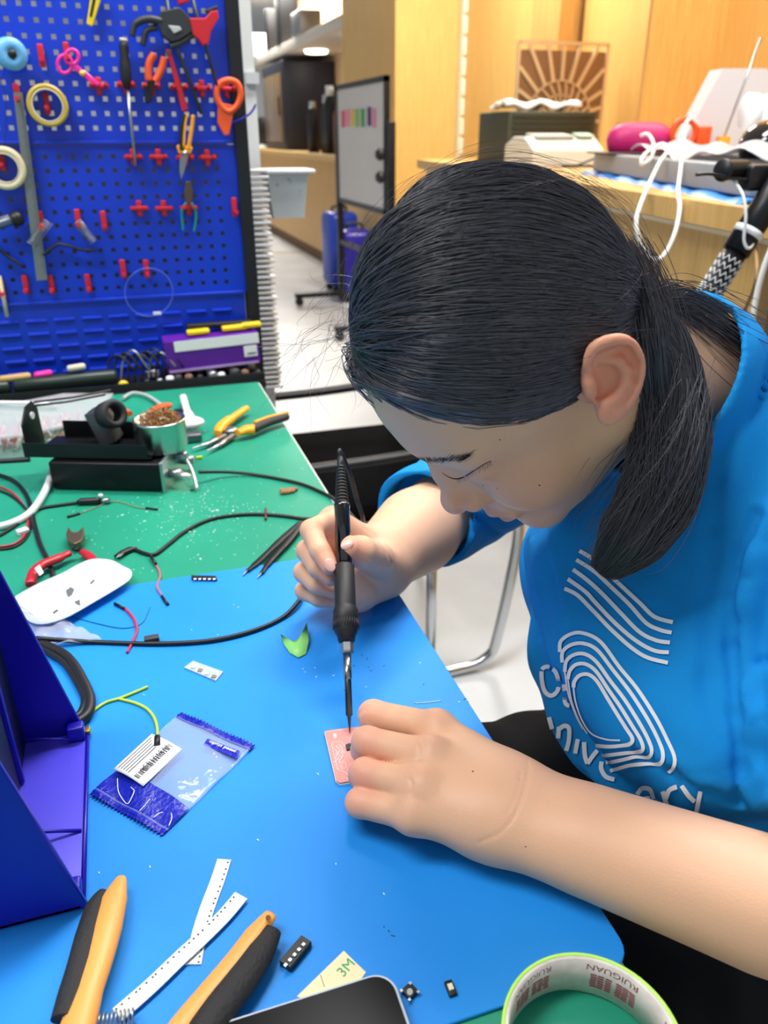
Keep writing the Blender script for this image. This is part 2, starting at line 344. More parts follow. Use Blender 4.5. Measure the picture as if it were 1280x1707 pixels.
# suitcases
def suitcase(x, y, w, d, h, m, lb, rz):
    t = thing('suitcase', (x, y, 0), lb, 'suitcase'); t.rotation_euler.z = rz; o = V(x, y, 0)
    b = MB(); b.box(o+V(0, 0, h/2+.05), (w, d, h), bev=.05)
    for k in range(7): b.box(o+V(0, -d/2-.002, h/2+.05)+V((k-3)*w/9, 0, 0), (.012, .012, h-.14), bev=.004)
    b.build('shell', m, t)
    MB().tube(spline([o+V(-.06, 0, h+.05), o+V(-.05, 0, h+.085), o+V(.05, 0, h+.085), o+V(.06, 0, h+.05)], 5), .01, 8).build('handle', blackm, t)
    for sx_ in (-1, 1):
        for sy in (-1, 1): MB().cyl(o+V(sx_*(w/2-.05), sy*(d/2-.05)-.012, .028), o+V(sx_*(w/2-.05), sy*(d/2-.05)+.012, .028), .028, n=14).build('wheel', blackm, t)
suitcase(1.68, 6.35, .24, .26, .56, mat('blue shell', '#1f3fb0', .3), 'blue hard-shell suitcase behind the whiteboard post', .1)
suitcase(1.68, 5.92, .24, .26, .47, mat('violet blue shell', '#2a1f9c', .3), 'violet-blue hard-shell suitcase in front, nearer the whiteboard foot', -.1)
# label column in the wall corner
t = thing('drawer_column', (2.2, 5.6, 1.05), 'narrow column of small white labelled drawers in the corner of the oak wall', 'drawers')
p0 = PY(767, 130, 5.60); p1 = PY(797, 130, 5.60); x0, x1 = p0[0]-.01, p1[0]
MB().box(((x0+x1)/2, 5.60, 1.75), (x1-x0, .06, 1.5)).build('case', mat('cream drawers', '#e9dfc0', .5), t)
for k in range(12):
    z = 1.08+k*.12; dr = MB().box(((x0+x1)/2, 5.565, z), ((x1-x0)*.94, .02, .10), bev=.004).build('drawer', mat('pale drawer', '#efe9d2', .5), t)
    MB().sphere(((x0+x1)/2-.02, 5.55, z), .011, 6).build('knob', blackm, dr); MB().box((x1-.03, 5.553, z), (.035, .004, .085)).build('label_card', whitep, dr)
# ---- right-hand counter
CZ = 1.04; F0 = P(700, 268, CZ); F1 = P(900, 296, CZ); F2 = P(1256, 349, CZ); dd = unit(F2-F1); FA = F1-dd*1.9; FB = F2+dd*.9
t = thing('reception_counter', (1.6, 2.5, 0), 'oak-fronted counter along the right wall carrying a printer and trays', 'counter')
poly = [FA[:2], FB[:2], (2.36, FB[1]), (2.36, FA[1])]
MB().prism(poly, CZ-.04, CZ).build('worktop', mat('pale worktop', '#d9b06a', .4, noise=('#c89a50', 9, .3, .75, (1, 9, 1))), t)
nrm = unit(np.cross(dd, (0, 0, 1))); nrm = nrm if nrm[0] < 0 else -nrm
q0, q1 = FA-nrm*.05, FB-nrm*.05; MB().prism([q0[:2], q1[:2], (q1-nrm*.04)[:2], (q0-nrm*.04)[:2]], 0, CZ-.04).build('front_panel', wood, t)
MB().tube([FA+V(0, 0, -.05)-nrm*.045, FB+V(0, 0, -.05)-nrm*.045], .008, 8).build('edge_strip', mat('pale edge trim', '#f4e6c8', .5), t)  # pale trim along the front edge of the counter
a = P(1240, 560, .3); b = F2-dd*.0; tr = PX(1258, 480, F2[0]+.045)
for k in (.035,): c_ = F2+dd*k-nrm*.045; MB().box((c_[0], c_[1], .5), (.03, .03, 1.0), rot=Matrix.Rotation(-math.atan2(dd[0], dd[1]), 3, 'Z')).build('trim_post', mat('brown trim', '#8a6a3c', .5), t)
# machines on the counter
def C_(px, py): return P(px, py, CZ)
k = C_(838, 272); t = thing('document_box', k, 'dark olive layered box with white tissue on top, left on the right-hand counter', 'box')
w = .36; MB().box(k+V(.20, .1, .10), (.42, .30, .20), bev=.006).build('case', mat('olive case', '#3a3f30', .6), t)
g = MB()
for i in range(8): g.box(k+V(.20, -.052, .025+i*.022), (.38, .006, .010))
g.build('slats', mat('dark slats', '#24281f', .6), t)
k2 = k+V(.17, .06, .2); m_ = MB(); m_.grid(lambda u, v: k2+V((u-.5)*.36, (v-.5)*.16, .022+.014*math.sin(u*17+v*5)*math.sin(v*9+u*3)+.01*(1-(2*v-1)**2)), 24, 12); tag(m_.build('tissue_pack', whitep, solid=.012), 'crumpled white packet lying on the dark olive box', 'packet')
pc_ = P(838, 272, CZ)+V(.36, .30, 0)
t = thing('carved_panel', (pc_[0]+.05, pc_[1], CZ), 'square laser-cut wooden panel with a sunburst mandala leaning behind the olive box', 'wall art')
bx = MB().box(pc_+V(.08, .05, .23), (.46, .012, .46)); bx.build('backing', mat('brown carving', '#8f6844', .7), t)
cut = MB(); oc = pc_+V(.08, .04, .17)
def bar(a, b, w): v = unit(b-a); n_ = V(-v[2], 0, v[0]); cut.prism([((a+n_*w/2)[0], (a+n_*w/2)[2]), ((b+n_*w/2)[0], (b+n_*w/2)[2]), ((b-n_*w/2)[0], (b-n_*w/2)[2]), ((a-n_*w/2)[0], (a-n_*w/2)[2])], -.004, .008, (V(0, a[1], 0), V(1, 0, 0), V(0, 0, 1), V(0, -1, 0)))
for i in range(13):
    an = math.pi*i/12; dv = V(math.cos(an), 0, math.sin(an)); mx = min(.22/abs(dv[0]+1e-9), .31/abs(dv[2]+1e-9)); bar(oc+dv*.175, oc+dv*mx, .016); bar(oc+dv*.05, oc+dv*.11, .009); bar(oc+V(math.cos(an), 0, math.sin(an))*.11, oc+V(math.cos(an+.13), 0, math.sin(an+.13))*.17, .008)
for rr_ in (.05, .11, .17):
    for i in range(18): a0, a1 = math.pi*i/18, math.pi*(i+1)/18; bar(oc+V(math.cos(a0), 0, math.sin(a0))*rr_, oc+V(math.cos(a1), 0, math.sin(a1))*rr_, .008)
for a_, b_ in (((-.23, -.14), (-.23, .32)), ((.23, -.14), (.23, .32)), ((-.23, .32), (.23, .32))): bar(oc+V(a_[0], 0, a_[1]), oc+V(b_[0], 0, b_[1]), .014)
cut.build('fretwork', mat('pale carving', '#dcc096', .6), t)
k = C_(868, 279)+V(.16, .05, 0); t = thing('label_printer', k, 'small off-white label printer with a sloping lid on the right-hand counter', 'printer')
h = MB(); pr_ = [(-.12, 0), (.12, 0), (.12, .075), (.05, .105), (-.04, .105), (-.12, .06)]; h.prism([(a, b) for a, b in pr_], -.15, .15, (k, V(0, -1, 0)*-1, V(0, 0, 1), V(1, 0, 0))); h.build('body', mat('ivory plastic', '#d9dbd2', .5), t, bev=.006)
MB().box(k+V(-.03, -.02, .108), (.16, .09, .008), rot=Matrix.Rotation(.1, 3, 'X')).build('tray', greyp, t); MB().box(k+V(.10, -.04, .110), (.07, .05, .006), rot=Matrix.Rotation(.2, 3, 'X')).build('control_panel', mat('panel green', '#a9c7b9', .5), t)
kk = k+V(.06, -.15, .004); tag(MB().tube(spline([kk+V(.16, .02, .0), kk+V(.1, -.02, .05), kk+V(.02, -.03, .03), kk+V(-.05, -.02, .006), kk+V(-.1, .0, .004), kk+V(-.06, -.05, .004), kk+V(.05, -.05, .004)], 8), .004, 6).build('looped_cable', blackm), 'thin black cord looping in front of the label printer', 'cord')
# blue tray with grey machine part, pink bag and sewing machine
T0, T1 = C_(985, 290), C_(1250, 340); td = unit(T1-T0); tn = V(-td[1], td[0], 0); tn = tn if tn[0] > 0 else -tn; TL = np.linalg.norm(T1-T0)
def TP(u, v, z=0): return T0+td*u+tn*v+V(0, 0, z)
RT = np.stack([td, tn, V(0, 0, 1)], 1)
t = thing('blue_tray', T0, 'bright blue tray sheet sticking out over the counter edge under grey trays', 'tray')
m_ = MB(); m_.grid(lambda u, v: TP(u*TL*1.05-.04, v*.5-.05, .004+.004*math.sin(u*40)*(v < .1)+(.0 if v > .06 else -.022)), 60, 14); m_.build('sheet', mat('tray blue', '#1f7fd6', .4), t, solid=.006)
q = TP(TL*.80, -.045, -.012); MB().box(q, (TL*.16, .006, .022), rot=RT).build('printed_label', mat('label navy', '#16306c', .5), t)
t = thing('grey_box_tray', TP(TL*.5, .15), 'long shallow grey box with plastic film on it beside the pink bag', 'tray'); MB().box(TP(TL*.5, .2, .035), (TL*.98, .40, .05), rot=RT, bev=.004).build('base', mat('tray grey', '#8d9298', .5), t); MB().box(TP(TL*.12, .10, .062), (TL*.2, .25, .004), rot=RT).build('dark_inner_sheet', blackm, t)
mf = mat('clear film', '#e6e2e6', .25, alpha=.75); m_ = MB(); m_.grid(lambda u, v: TP(TL*(.22+.66*u), .04+.30*v, .072+.012*math.sin(u*9+v*4)+.008*math.sin(v*17+u*21)+.02*v), 40, 24); tag(m_.build('plastic_film', mf, solid=.002), 'crumpled translucent film heaped on the grey box right of the pink bag', 'plastic film')
k = D(1062, 262, 2.38); t = thing('pink_pouch', k, 'magenta zip pouch lying on the grey box on the right-hand counter', 'pouch'); m_ = MB()
def pouch(u, v):
    a = 2*math.pi*u; r = .048*(1-abs(2*v-1)**4)**.5*(1+.02*math.sin(3*a+5*v)); return k+cr*((v-.5)*.20)+cf*V(1, 1, 0)*(r*1.1*math.cos(a))+V(0, 0, .046+r*math.sin(a))
m_.grid(pouch, 28, 26, closed_u=True); m_.build('bag', mat('magenta cloth', '#c2186a', .5, bump=(220, .4)), t)
MB().tube([pouch(.22, v) for v in np.linspace(.1, .9, 14)], .003, 6).build('zip', mat('zip pink', '#7a0c44', .5), t)
for i, (u, lb) in enumerate(((.42, 'orange-handled tool ring beside the pink pouch'),)):
    k3 = D(1136, 246, 2.33); tt_ = thing('orange_tape_dispenser', k3, lb, 'tool'); MB().tube(spline([k3+cr*(.035*math.cos(a))+V(0, 0, .04+.035*math.sin(a)) for a in np.linspace(0, 2*math.pi, 12)[:-1]], 4, True), .009, 8, closed=True).build('ring', orangep, tt_); MB().box(k3+cr*.055+V(0, 0, .03), (.05, .04, .055), rot=RT, bev=.006).build('handle', orangep, tt_)
cabm = mat('white cable', '#ece9e4', .4)
tag(MB().tube(spline([D(1068, 226, 1.95), D(1080, 224, 1.93), D(1089, 240, 1.9), D(1086, 262, 1.86), D(1070, 274, 1.8), D(1071, 262, 1.8), D(1086, 248, 1.85), D(1104, 240, 1.85), D(1113, 250, 1.8), D(1100, 270, 1.72), D(1085, 300, 1.62), D(1068, 340, 1.50), D(1060, 370, 1.46), D(1066, 402, 1.46), D(1080, 424, 1.46), D(1096, 433, 1.46), D(1112, 418, 1.46), D(1126, 385, 1.46), D(1133, 345, 1.48), D(1130, 320, 1.55), D(1134, 285, 1.65), D(1139, 240, 1.8), D(1142, 208, 1.9), D(1154, 196, 1.95), D(1163, 204, 2.0)], 7), .0042, 8).build('white_cable', cabm), 'loop of white cable hanging over the counter edge below the pink pouch', 'cable')
k = D(1170, 293, 2.45); k[2] = CZ; t = thing('white_stand', k, 'large pale slanted panel standing behind the sewing machine', 'panel'); h = MB(); h.prism([(-.13, 0), (.14, 0), (.14, .26), (.12, .285), (-.01, .285)], -.05, .05, (k, cr, V(0, 0, 1), unit(cf*V(1, 1, 0)))); h.build('panel', mat('pale panel', '#d8d4d6', .5), t)
k = D(1330, 300, 2.15); k[2] = CZ; RT0 = RT; td0, tn0 = td, tn; td, tn = cr, unit(cf*V(1, 1, 0)); RT = np.stack([td, tn, V(0, 0, 1)], 1); t = thing('sewing_machine', k, 'white sewing machine with grey screens at the right edge', 'sewing machine')
MB().box(k+V(0, 0, .03), (.36, .16, .05), rot=RT, bev=.01).build('base', whitep, t); MB().box(k+td*.12+V(0, 0, .11), (.11, .14, .14), rot=RT, bev=.02).build('column', whitep, t); MB().box(k+td*.01+V(0, 0, .165), (.32, .14, .085), rot=RT, bev=.025).build('arm', whitep, t)
for u in (-.06, .03): MB().box(k+td*(u-.03)+V(0, 0, .170)-tn*.072, (.05, .006, .036), rot=RT).build('screen', mat('screen grey', '#777c80', .3), t)
MB().lathe([(0, 0), (.045, 0), (.045, .03), (0, .03)], k-td*.15+V(0, 0, .165), -td, 20).build('handwheel', whitep, t); MB().cyl(k-td*.13+V(0, 0, .03), k-td*.13+V(0, 0, .19), .005).build('needle_bar', steel, t)
k = D(1276, 262, 1.85)-V(0, 0, .02); t = thing('helmet', k, 'glossy black round helmet with white stripes at the right edge of the counter', 'helmet'); MB().sphere(k+V(0, 0, .045), .066, 14, sc=(1, 1, .85)).build('shell', mat('gloss black', '#08090c', .08, coat=1), t)
for a in (-.3, 0, .3): MB().tube([k+V(0, 0, .045)+.068*(-tn*math.cos(e)*math.cos(a)+td*math.sin(a)+V(0, 0, .85)*math.sin(e)) for e in np.linspace(.0, .6, 8)], .003, 6).build('stripe', whitep, t)
k = D(1200, 262, 2.2)-V(0, 0, .08); t = thing('antenna', k, 'thin metal rod antenna on a small black base by the white panel', 'antenna'); MB().box(k+V(0, 0, .08), (.045, .04, .06), rot=RT, bev=.004).build('base', blackm, t); MB().box(k+V(0, 0, .12), (.03, .03, .025), rot=RT).build('collar', yellowp, t); MB().tube([k+V(0, 0, .12), k+cr*.055+V(0, 0, .37)], .003, 6).build('rod', steel, t)
# folded scooter at the right edge
A = D(1274, 345, 1.12); B = D(1166, 515, 1.16); t = thing('folding_scooter', (B[0], B[1], 0), 'folding scooter stem wrapped in zigzag tape with black handlebar, leaning before the counter', 'scooter')
ax = unit(B-A); MB().tube([A-ax*.06, A, A+ax*.07], .020, 18).build('upper_stem', blackmet, t); MB().tube([A+ax*.07, B+ax*.45], .017, 18).build('stem', blackmet, t)
sp = MB(); e1 = unit(np.cross(ax, cf)); e2 = np.cross(ax, e1)
for i in range(13):
    c_ = A+ax*(.085+i*.0115); sp.tube([c_+(e1*math.cos(a)+e2*math.sin(a))*.0178+ax*(.004 if j % 2 else -.004) for j, a in enumerate(np.linspace(0, 2*math.pi, 25)[:-1])], .0013, 6, closed=True)
sp.build('zigzag_tape', whitep, t); MB().tube([A+ax*.035, A+ax*.045], .0215, 18).build('clip', whitep, t)
G0, G1 = D(1203, 284, 1.10), D(1250, 283, 1.13); MB().lathe([(0, 0), (.0145, 0), (.0155, .003), (.0135, .006), (.0135, .05), (0, .05)], G0, unit(G1-G0), 20).build('grip', blackm, t)
MB().tube([G0+(G1-G0)*.8, G1, D(1290, 288, 1.16)], .010, 14).build('handlebar', blackmet, t); MB().box(D(1256, 296, 1.12), (.035, .03, .035), bev=.006).build('brake_clamp', blackm, t)
MB().tube(spline([D(1245, 300, 1.11), D(1215, 296, 1.10), D(1185, 290, 1.09), D(1160, 291, 1.09)], 5), [.004]*16, 10, flat=.6).build('brake_lever', blackm, t)
MB().box(D(1270, 293, 1.12), (.03, .02, .03), bev=.008).build('bell', mat('lime plastic', '#b8d61e', .4), t)
MB().tube(spline([D(1222, 300, 1.11), D(1238, 325, 1.10), D(1243, 360, 1.10), D(1240, 400, 1.11), D(1247, 414, 1.115), D(1256, 402, 1.12), D(1264, 345, 1.12)], 6), .0022, 8).build('brake_cable', whitep, t)
tag(MB().tube(spline([P(1250, 360, 1.0)+V(0, 0, 0), D(1262, 450, 1.20), D(1240, 520, 1.22), D(1216, 570, 1.25)], 8), .003, 6).build('brown_cord', mat('tan cord', '#a07c4c', .6)), 'thin tan cord hanging behind the scooter stem', 'cord')
tag(MB().tube(spline([D(1300, 380, 1.08), D(1272, 450, 1.10), D(1256, 520, 1.12), D(1246, 600, 1.14)], 8), .0042, 8).build('power_cable', cabm), 'thick white cord at the right edge of the picture', 'cord')
# ---- black chair with chrome frame
CX0 = len(COL.objects)
k = V(.50, 1.60, 0); t = thing('cantilever_chair', k, 'empty black chair with a chrome tube frame behind the table', 'chair')
MB().box((.47, 1.59, .452), (.46, .50, .03), bev=.012).build('seat', mat('black mesh', '#0a0a0c', .95, spec=.05), t)
for sy in (-1, 1):
    y = 1.59+sy*.24; fr = spline([(.26, y, .43), (.68, y, .43), (.80, y, .41), (.84, y, .36), (.81, y, .10), (.78, y, .03), (.68, y, .013), (.30, y, .013)], 6); MB().tube(fr, .0125, 12).build('frame_tube', chrome, t)
    MB().tube([(.635, y, .43), (.64, y, .013)], .0115, 12).build('upright_tube', chrome, t)
    MB().tube(spline([(.24, y, .45), (.22, y, .49), (.245, y, .545), (.32, y, .565), (.52, y, .57), (.70, y, .58)], 6), .013, 10, flat=.8).build('armrest', blackm, t)
MB().tube(spline([(.30, 1.35, .013), (.28, 1.45, .013), (.28, 1.7, .013), (.30, 1.83, .013)], 6), .0125, 12).build('rear_tube', chrome, t)
MB().grid(lambda u, v: V(.70+.06*v+.02*math.cos((u-.5)*3), 1.37+.44*u, .50+.42*v), 12, 12).build('backrest', mat('black mesh', '#141416', .8), t, solid=.012)
for o_ in list(COL.objects)[CX0:]:
    if o_.parent is None: o_.location.x -= .085; o_.location.y += .02
# ---- pegboard and what hangs on it
py_ = 1.5; hole = .0036; pit = .0212; h0 = PY(31, 5, py_)
t = thing('pegboard', (-.27, py_, 0), 'deep blue perforated steel tool board with black side posts behind the table', 'pegboard')
def pegpanel(z0, z1):
    xs = [h0[0]+pit*i for i in range(-60, 20) if -.78 < h0[0]+pit*i < .200]; zs = [h0[2]+pit*i for i in range(-40, 10) if z0+.012 < h0[2]+pit*i < z1-.012]
    X = [-.80]+sum([[x-hole, x+hole] for x in xs], [])+[.213]; Z = [z0]+sum([[z-hole, z+hole] for z in zs], [])+[z1]; m = MB(); vs = [(x, py_, z) for x in X for z in Z]; nz = len(Z)
    fs = [(i*nz+j, (i+1)*nz+j, (i+1)*nz+j+1, i*nz+j+1) for i in range(len(X)-1) for j in range(nz-1) if not (i % 2 == 1 and j % 2 == 1)]
    m.add(vs, fs); return m
bluem = mat('blue powder coat', '#0b3acb', .32, spec=.5, bump=(500, .06))
sm1, sm2 = 1.136, .884
for z0, z1 in ((sm1+.001, sm1+.254), (sm2+.001, sm1-.001)): pegpanel(z0, z1).build('perforated_panel', bluem, t, solid=.0018); MB().box((-.29, py_-.003, z0+.002), (1.0, .008, .005), bev=.001).build('panel_lip', bluem, t)
lv = MB().box((-.29, py_, (sm2+.70)/2), (1.0, .002, sm2-.70))
for r in range(7):
    for c in range(20): lv.box((.165-c*.046, py_-.003, sm2-.028-r*.023), (.034, .007, .004), rot=Matrix.Rotation(.5, 3, 'X'))
lv.build('louvre_panel', bluem, t)
MB().box((.224, py_+.004, .70), (.022, .03, 1.40)).build('post', blackm, t); MB().box((-.81, py_+.004, .70), (.022, .03, 1.40)).build('post', blackm, t)
struct(MB().box((-.47, 1.95, .57), (1.42, .3, 1.14)).build('hole_backing', mat('dark hole backing', '#23262c', .7)))  # dark block added behind the board so its lower holes look dark
def G(px, py, d=0.0): return PY(px, py, py_-.004-d)
def peg_double(px, py):
    g = G(px, py); t_ = thing('tool_hook', g, 'x', 'hook', 'red hooks on the blue board'); m = MB(); m.box(g-V(0, .004, 0), (.030, .008, .007), bev=.002); m.box(g-V(0, .003, 0), (.009, .006, .026), bev=.002); m.build('bracket', redp, t_)
    for s in (-1, 1): MB().cyl(g+V(s*.010, -.006, 0), g+V(s*.010, -.028, .003), .0028, n=8).build('prong', redp, t_)
    return t_
def peg_single(px, py):
    g = G(px, py); t_ = thing('tool_hook', g, 'x', 'hook', 'red hooks on the blue board'); MB().box(g-V(0, .003, 0), (.009, .006, .032), bev=.002).build('bracket', redp, t_); MB().cyl(g+V(0, -.005, -.008), g+V(0, -.030, -.006), .0033, n=8).build('prong', redp, t_); return t_
for f_, L in ((peg_double, [(165, 144, 'cross-shaped red hook under the pink scissors'), (210, 143, 'cross-shaped red hook gripping the black screwdriver'), (252, 145, 'cross-shaped red hook under the orange pliers'), (298, 147, 'cross-shaped red hook behind the red scraper'), (336, 148, 'empty cross-shaped red hook left of the orange ring'), (377, 149, 'cross-shaped red hook inside the orange ring'),
        (222, 262, 'cross-shaped red hook at the screwdriver tip'), (264, 262, 'empty cross-shaped red hook right of the screwdriver tip'), (308, 263, 'cross-shaped red hook behind the cutter jaws'), (345, 263, 'rightmost empty cross-shaped hook in the second row'),
        (232, 347, 'left empty cross-shaped hook of the lower pair'), (273, 347, 'right empty cross-shaped hook of the lower pair'), (314, 346, 'cross-shaped red hook holding the green-handled pliers')]),
       (peg_single, [(69, 93, 'single red hook between blue spool and pink scissors'), (112, 90, 'single red hook through the pink scissors'), (29, 158, 'single red hook at the top of the steel ruler'), (78, 172, 'single red hook inside the yellow tape roll'), (3, 266, 'single red hook inside the masking tape roll'),
        (68, 368, 'single red hook behind the steel ruler, holding a spring strap'), (130, 365, 'single red hook above the hanging spring'), (173, 368, 'single empty red hook right of the hanging spring'), (390, 345, 'single red hook at the right edge of the board'), (205, 448, 'single red hook left of the clear wire ring'), (244, 448, 'single red hook holding the clear wire ring'),
        (43, 474, 'leftmost single red hook of the bottom row'), (86, 474, 'single red hook at the foot of the steel ruler'), (147, 472, 'rightmost single red hook of the bottom row'), (4, 480, 'single red hook above the wooden stick')])):
    for px, py, lb in L: f_(px, py)['label'] = lb
def flatshape(L, th=.006, d=.012, name='part', m=None, parent=None, bev=.0015):
    z = [G(*p, d) for p in L]; mm = MB(); mm.prism([(a[0], a[2]) for a in z], 0, th, (V(0, z[0][1], 0), V(1, 0, 0), V(0, 0, 1), V(0, 1, 0))); return mm.build(name, m, parent, bev=bev)
def ring3(cx, cy, rx, ry, d=.012, n=20, a0=0, a1=360): return [G(cx+rx*math.cos(math.radians(a)), cy+ry*math.sin(math.radians(a)), d) for a in np.linspace(a0, a1, n+1)[:(-1 if a1-a0 == 360 else None)]]
def at(px, py, d=.01): return G(px, py, d)
# rolls
def roll(cx, cy, rx, w, mo, mi_, name, lb, cat, inner=.62):
    c = G(cx, cy, w/2+.002); R_ = rx/1300*1.26; t_ = thing(name, c, lb, cat); ax_ = unit(V(0, -1, 0))
    MB().lathe([(R_*inner*1.08, 0), (R_, 0), (R_, w), (R_*inner*1.08, w)], c+V(0, w/2, 0), ax_, 40, close=True).build('tape', mo, t_); MB().lathe([(R_*inner, -.0005), (R_*inner*1.08, -.0005), (R_*inner*1.08, w+.0005), (R_*inner, w+.0005)], c+V(0, w/2, 0), ax_, 40, close=True).build('core', mi_, t_)
roll(80, 176, 31, .030, mat('amber tape', '#c9a93c', .3), mat('card core', '#d8d0bc', .7), 'packing_tape_roll', 'yellow packing tape roll hanging on the blue board', 'tape', .72)
roll(8, 280, 33, .02, mat('masking tape', '#ead9b2', .7), mat('card core', '#d8d0bc', .7), 'masking_tape_roll', 'cream masking tape roll at the left edge of the blue board', 'tape', .64)
c = G(14, 88, .02); t_ = thing('wire_spool', c, 'light blue plastic spool at the upper left of the blue board', 'spool'); MB().lathe([(.004, 0), (.022, 0), (.022, .003), (.012, .004), (.012, .020), (.022, .021), (.022, .024), (.004, .024)], c+V(0, .012, 0), (.25, -1, -.1), 28, close=True).build('spool', mat('sky plastic', '#6fb4ea', .4), t_); MB().lathe([(.0, 0), (.013, 0), (.013, .015), (0, .015)], c+V(0, .008, 0), (.25, -1, -.1), 20).build('thread', mat('pale thread', '#bcd6ee', .6), t_)
MB().lathe([(0, 0), (.006, 0), (.006, .026), (0, .026)], c+V(0, .0125, 0), (.25, -1, -.1), 16).build('hub', blackm, t_)
# pink scissors
t_ = thing('safety_scissors', at(130, 110), 'pink plastic-handled scissors hanging on the blue board', 'scissors'); pk = mat('hot pink plastic', '#ee2fa0', .35)
for cx, cy, rx, ry in ((108, 107, 12, 15), (120, 95, 11, 12)): MB().tube(spline(ring3(cx, cy, rx, ry, .016), 3, True), .0028, 8, closed=True).build('finger_loop', pk, t_)
flatshape([(118, 112), (126, 106), (168, 140), (162, 144), (146, 134)], .006, .018, 'blade_cover', pk, t_); flatshape([(134, 120), (140, 116), (166, 139), (160, 142)], .003, .012, 'blade', whitep, t_)
MB().lathe([(0, 0), (.004, 0), (.004, .003), (0, .003)], at(137, 122, .019), (0, -1, 0), 14).build('rivet', mat('yellow plastic', '#f2d21c', .4), t_)
# screwdriver
t_ = thing('screwdriver', at(208, 100), 'long screwdriver with a black handle hanging on the blue board', 'screwdriver')
MB().lathe([(0, 0), (.006, 0), (.0075, .006), (.0065, .02), (.0085, .03), (.0085, .05), (.005, .064), (0, .066)], at(206, 70, .018), unit(at(211, 140, .018)-at(206, 70, .018)), 16).build('handle', mat('ribbed black rubber', '#17181a', .6), t_); MB().tube([at(212, 142, .018), at(226, 277, .018)], .0028, 10).build('shaft', steel, t_)
MB().lathe([(0, 0), (.0062, 0), (.0062, .004), (0, .004)], at(206, 69, .018), unit(at(206, 60, .018)-at(206, 70, .018)), 14).build('end_cap', mat('cream plastic', '#d9cdb8', .5), t_)
# yellow cutter
t_ = thing('utility_knife', at(158, 10), 'yellow knife handle at the top edge of the blue board', 'knife'); flatshape([(152, -14), (172, -14), (166, 6), (154, 44), (144, 40)], .010, .016, 'handle', mat('yellow plastic', '#f2d21c', .4), t_); flatshape([(155, -4), (160, -4), (153, 28), (149, 27)], .0015, .0175, 'slider', blackm, t_)
# bar clamps
t_ = thing('bar_clamp', at(290, 50, .02), 'black and red one-handed bar clamp, uppermost tool on the blue board', 'clamp'); dk = mat('dark grey plastic', '#2c2f33', .5)
MB().tube([at(276, -10, .02), at(288, 60, .02), at(336, 190, .02)], .0062, 8, flat=.5).build('bar', mat('grey bar', '#4c5052', .4, metal=.6), t_)
flatshape([(268, 18), (300, 12), (318, 30), (322, 52), (300, 66), (286, 70), (270, 58), (264, 40)], .022, .030, 'body', dk, t_)
MB().tube(spline([at(270, 36, .024), at(246, 32, .024), at(226, 40, .024), at(220, 60, .024)], 6), [.0075]*6+[.007]*7+[.006]*6, 10, flat=.8).build('jaw', dk, t_); MB().tube(spline([at(262, 46, .02), at(244, 52, .02), at(238, 76, .02)], 6), .006, 10, flat=.8).build('jaw', dk, t_)
MB().tube(spline([at(322, 56, .024), at(304, 70, .024), at(284, 78, .024)], 5), .0045, 8).build('trigger', dk, t_); flatshape([(280, 42), (300, 44), (303, 50), (290, 56)], .002, .033, 'badge', greyp, t_)
t_ = thing('bar_clamp', at(335, 50, .02), 'bar clamp with a red grip overlapping the black clamp on the blue board', 'clamp')
MB().tube([at(318, -12, .022), at(332, 40, .022), at(362, 143, .022)], .0058, 8, flat=.5).build('bar', mat('grey bar', '#4c5052', .4, metal=.6), t_); flatshape([(316, 30), (342, 30), (352, 18), (363, 17), (365, 30), (352, 52), (348, 72), (338, 76), (332, 66), (322, 58)], .020, .032, 'grip', redp, t_); flatshape([(342, 16), (362, 8), (364, 14), (346, 22)], .014, .028, 'pad', dk, t_)
t_ = thing('clamp_head', at(305, 0, .02), 'red clamp foot cut off by the top edge of the picture', 'clamp'); flatshape([(294, -12), (318, -14), (316, 2), (298, 8)], .016, .026, 'foot', redp, t_)
# orange pliers
t_ = thing('side_cutters', at(252, 130, .02), 'orange-handled pliers pointing down on the blue board', 'pliers')
MB().tube(spline([at(257, 90, .02), at(249, 104, .02), at(247, 122, .02), at(248, 134, .02)], 5), .0055, 12).build('handle', orangep, t_); MB().tube(spline([at(274, 96, .02), at(270, 112, .02), at(264, 126, .02), at(258, 136, .02)], 5), .0055, 12).build('handle', orangep, t_)
flatshape([(243, 136), (258, 134), (255, 150), (253, 168), (246, 174), (241, 168), (242, 150)], .010, .022, 'jaws', blackm, t_)
# red scraper
t_ = thing('red_file', at(295, 130, .02), 'long slim red plastic tool hanging beside the orange pliers', 'tool'); flatshape([(279, 88), (285, 86), (314, 182), (304, 187)], .008, .020, 'handle', redp, t_); flatshape([(276, 82), (286, 82), (287, 92), (278, 93)], .010, .021, 'head', mat('rust', '#8a3a2c', .6), t_)
# orange ring
t_ = thing('orange_scissors', at(380, 170, .02), 'big orange scissor handle ring at the right side of the blue board', 'scissors'); MB().tube(spline([at(*p, .022) for p in ((366, 140), (382, 134), (396, 140), (401, 158), (395, 176), (382, 186), (368, 176), (361, 158))], 5, True), .0052, 12, closed=True).build('finger_loop', orangep, t_)
flatshape([(364, 170), (392, 176), (386, 206), (382, 225), (374, 226), (363, 205)], .010, .024, 'handle', orangep, t_); MB().tube(spline([at(386, 205, .02), at(400, 200, .03), at(418, 188, .03), at(426, 174, .03)], 6), .0035, 8, flat=.5).build('strap', mat('navy strap', '#1a1aa8', .5), t_)
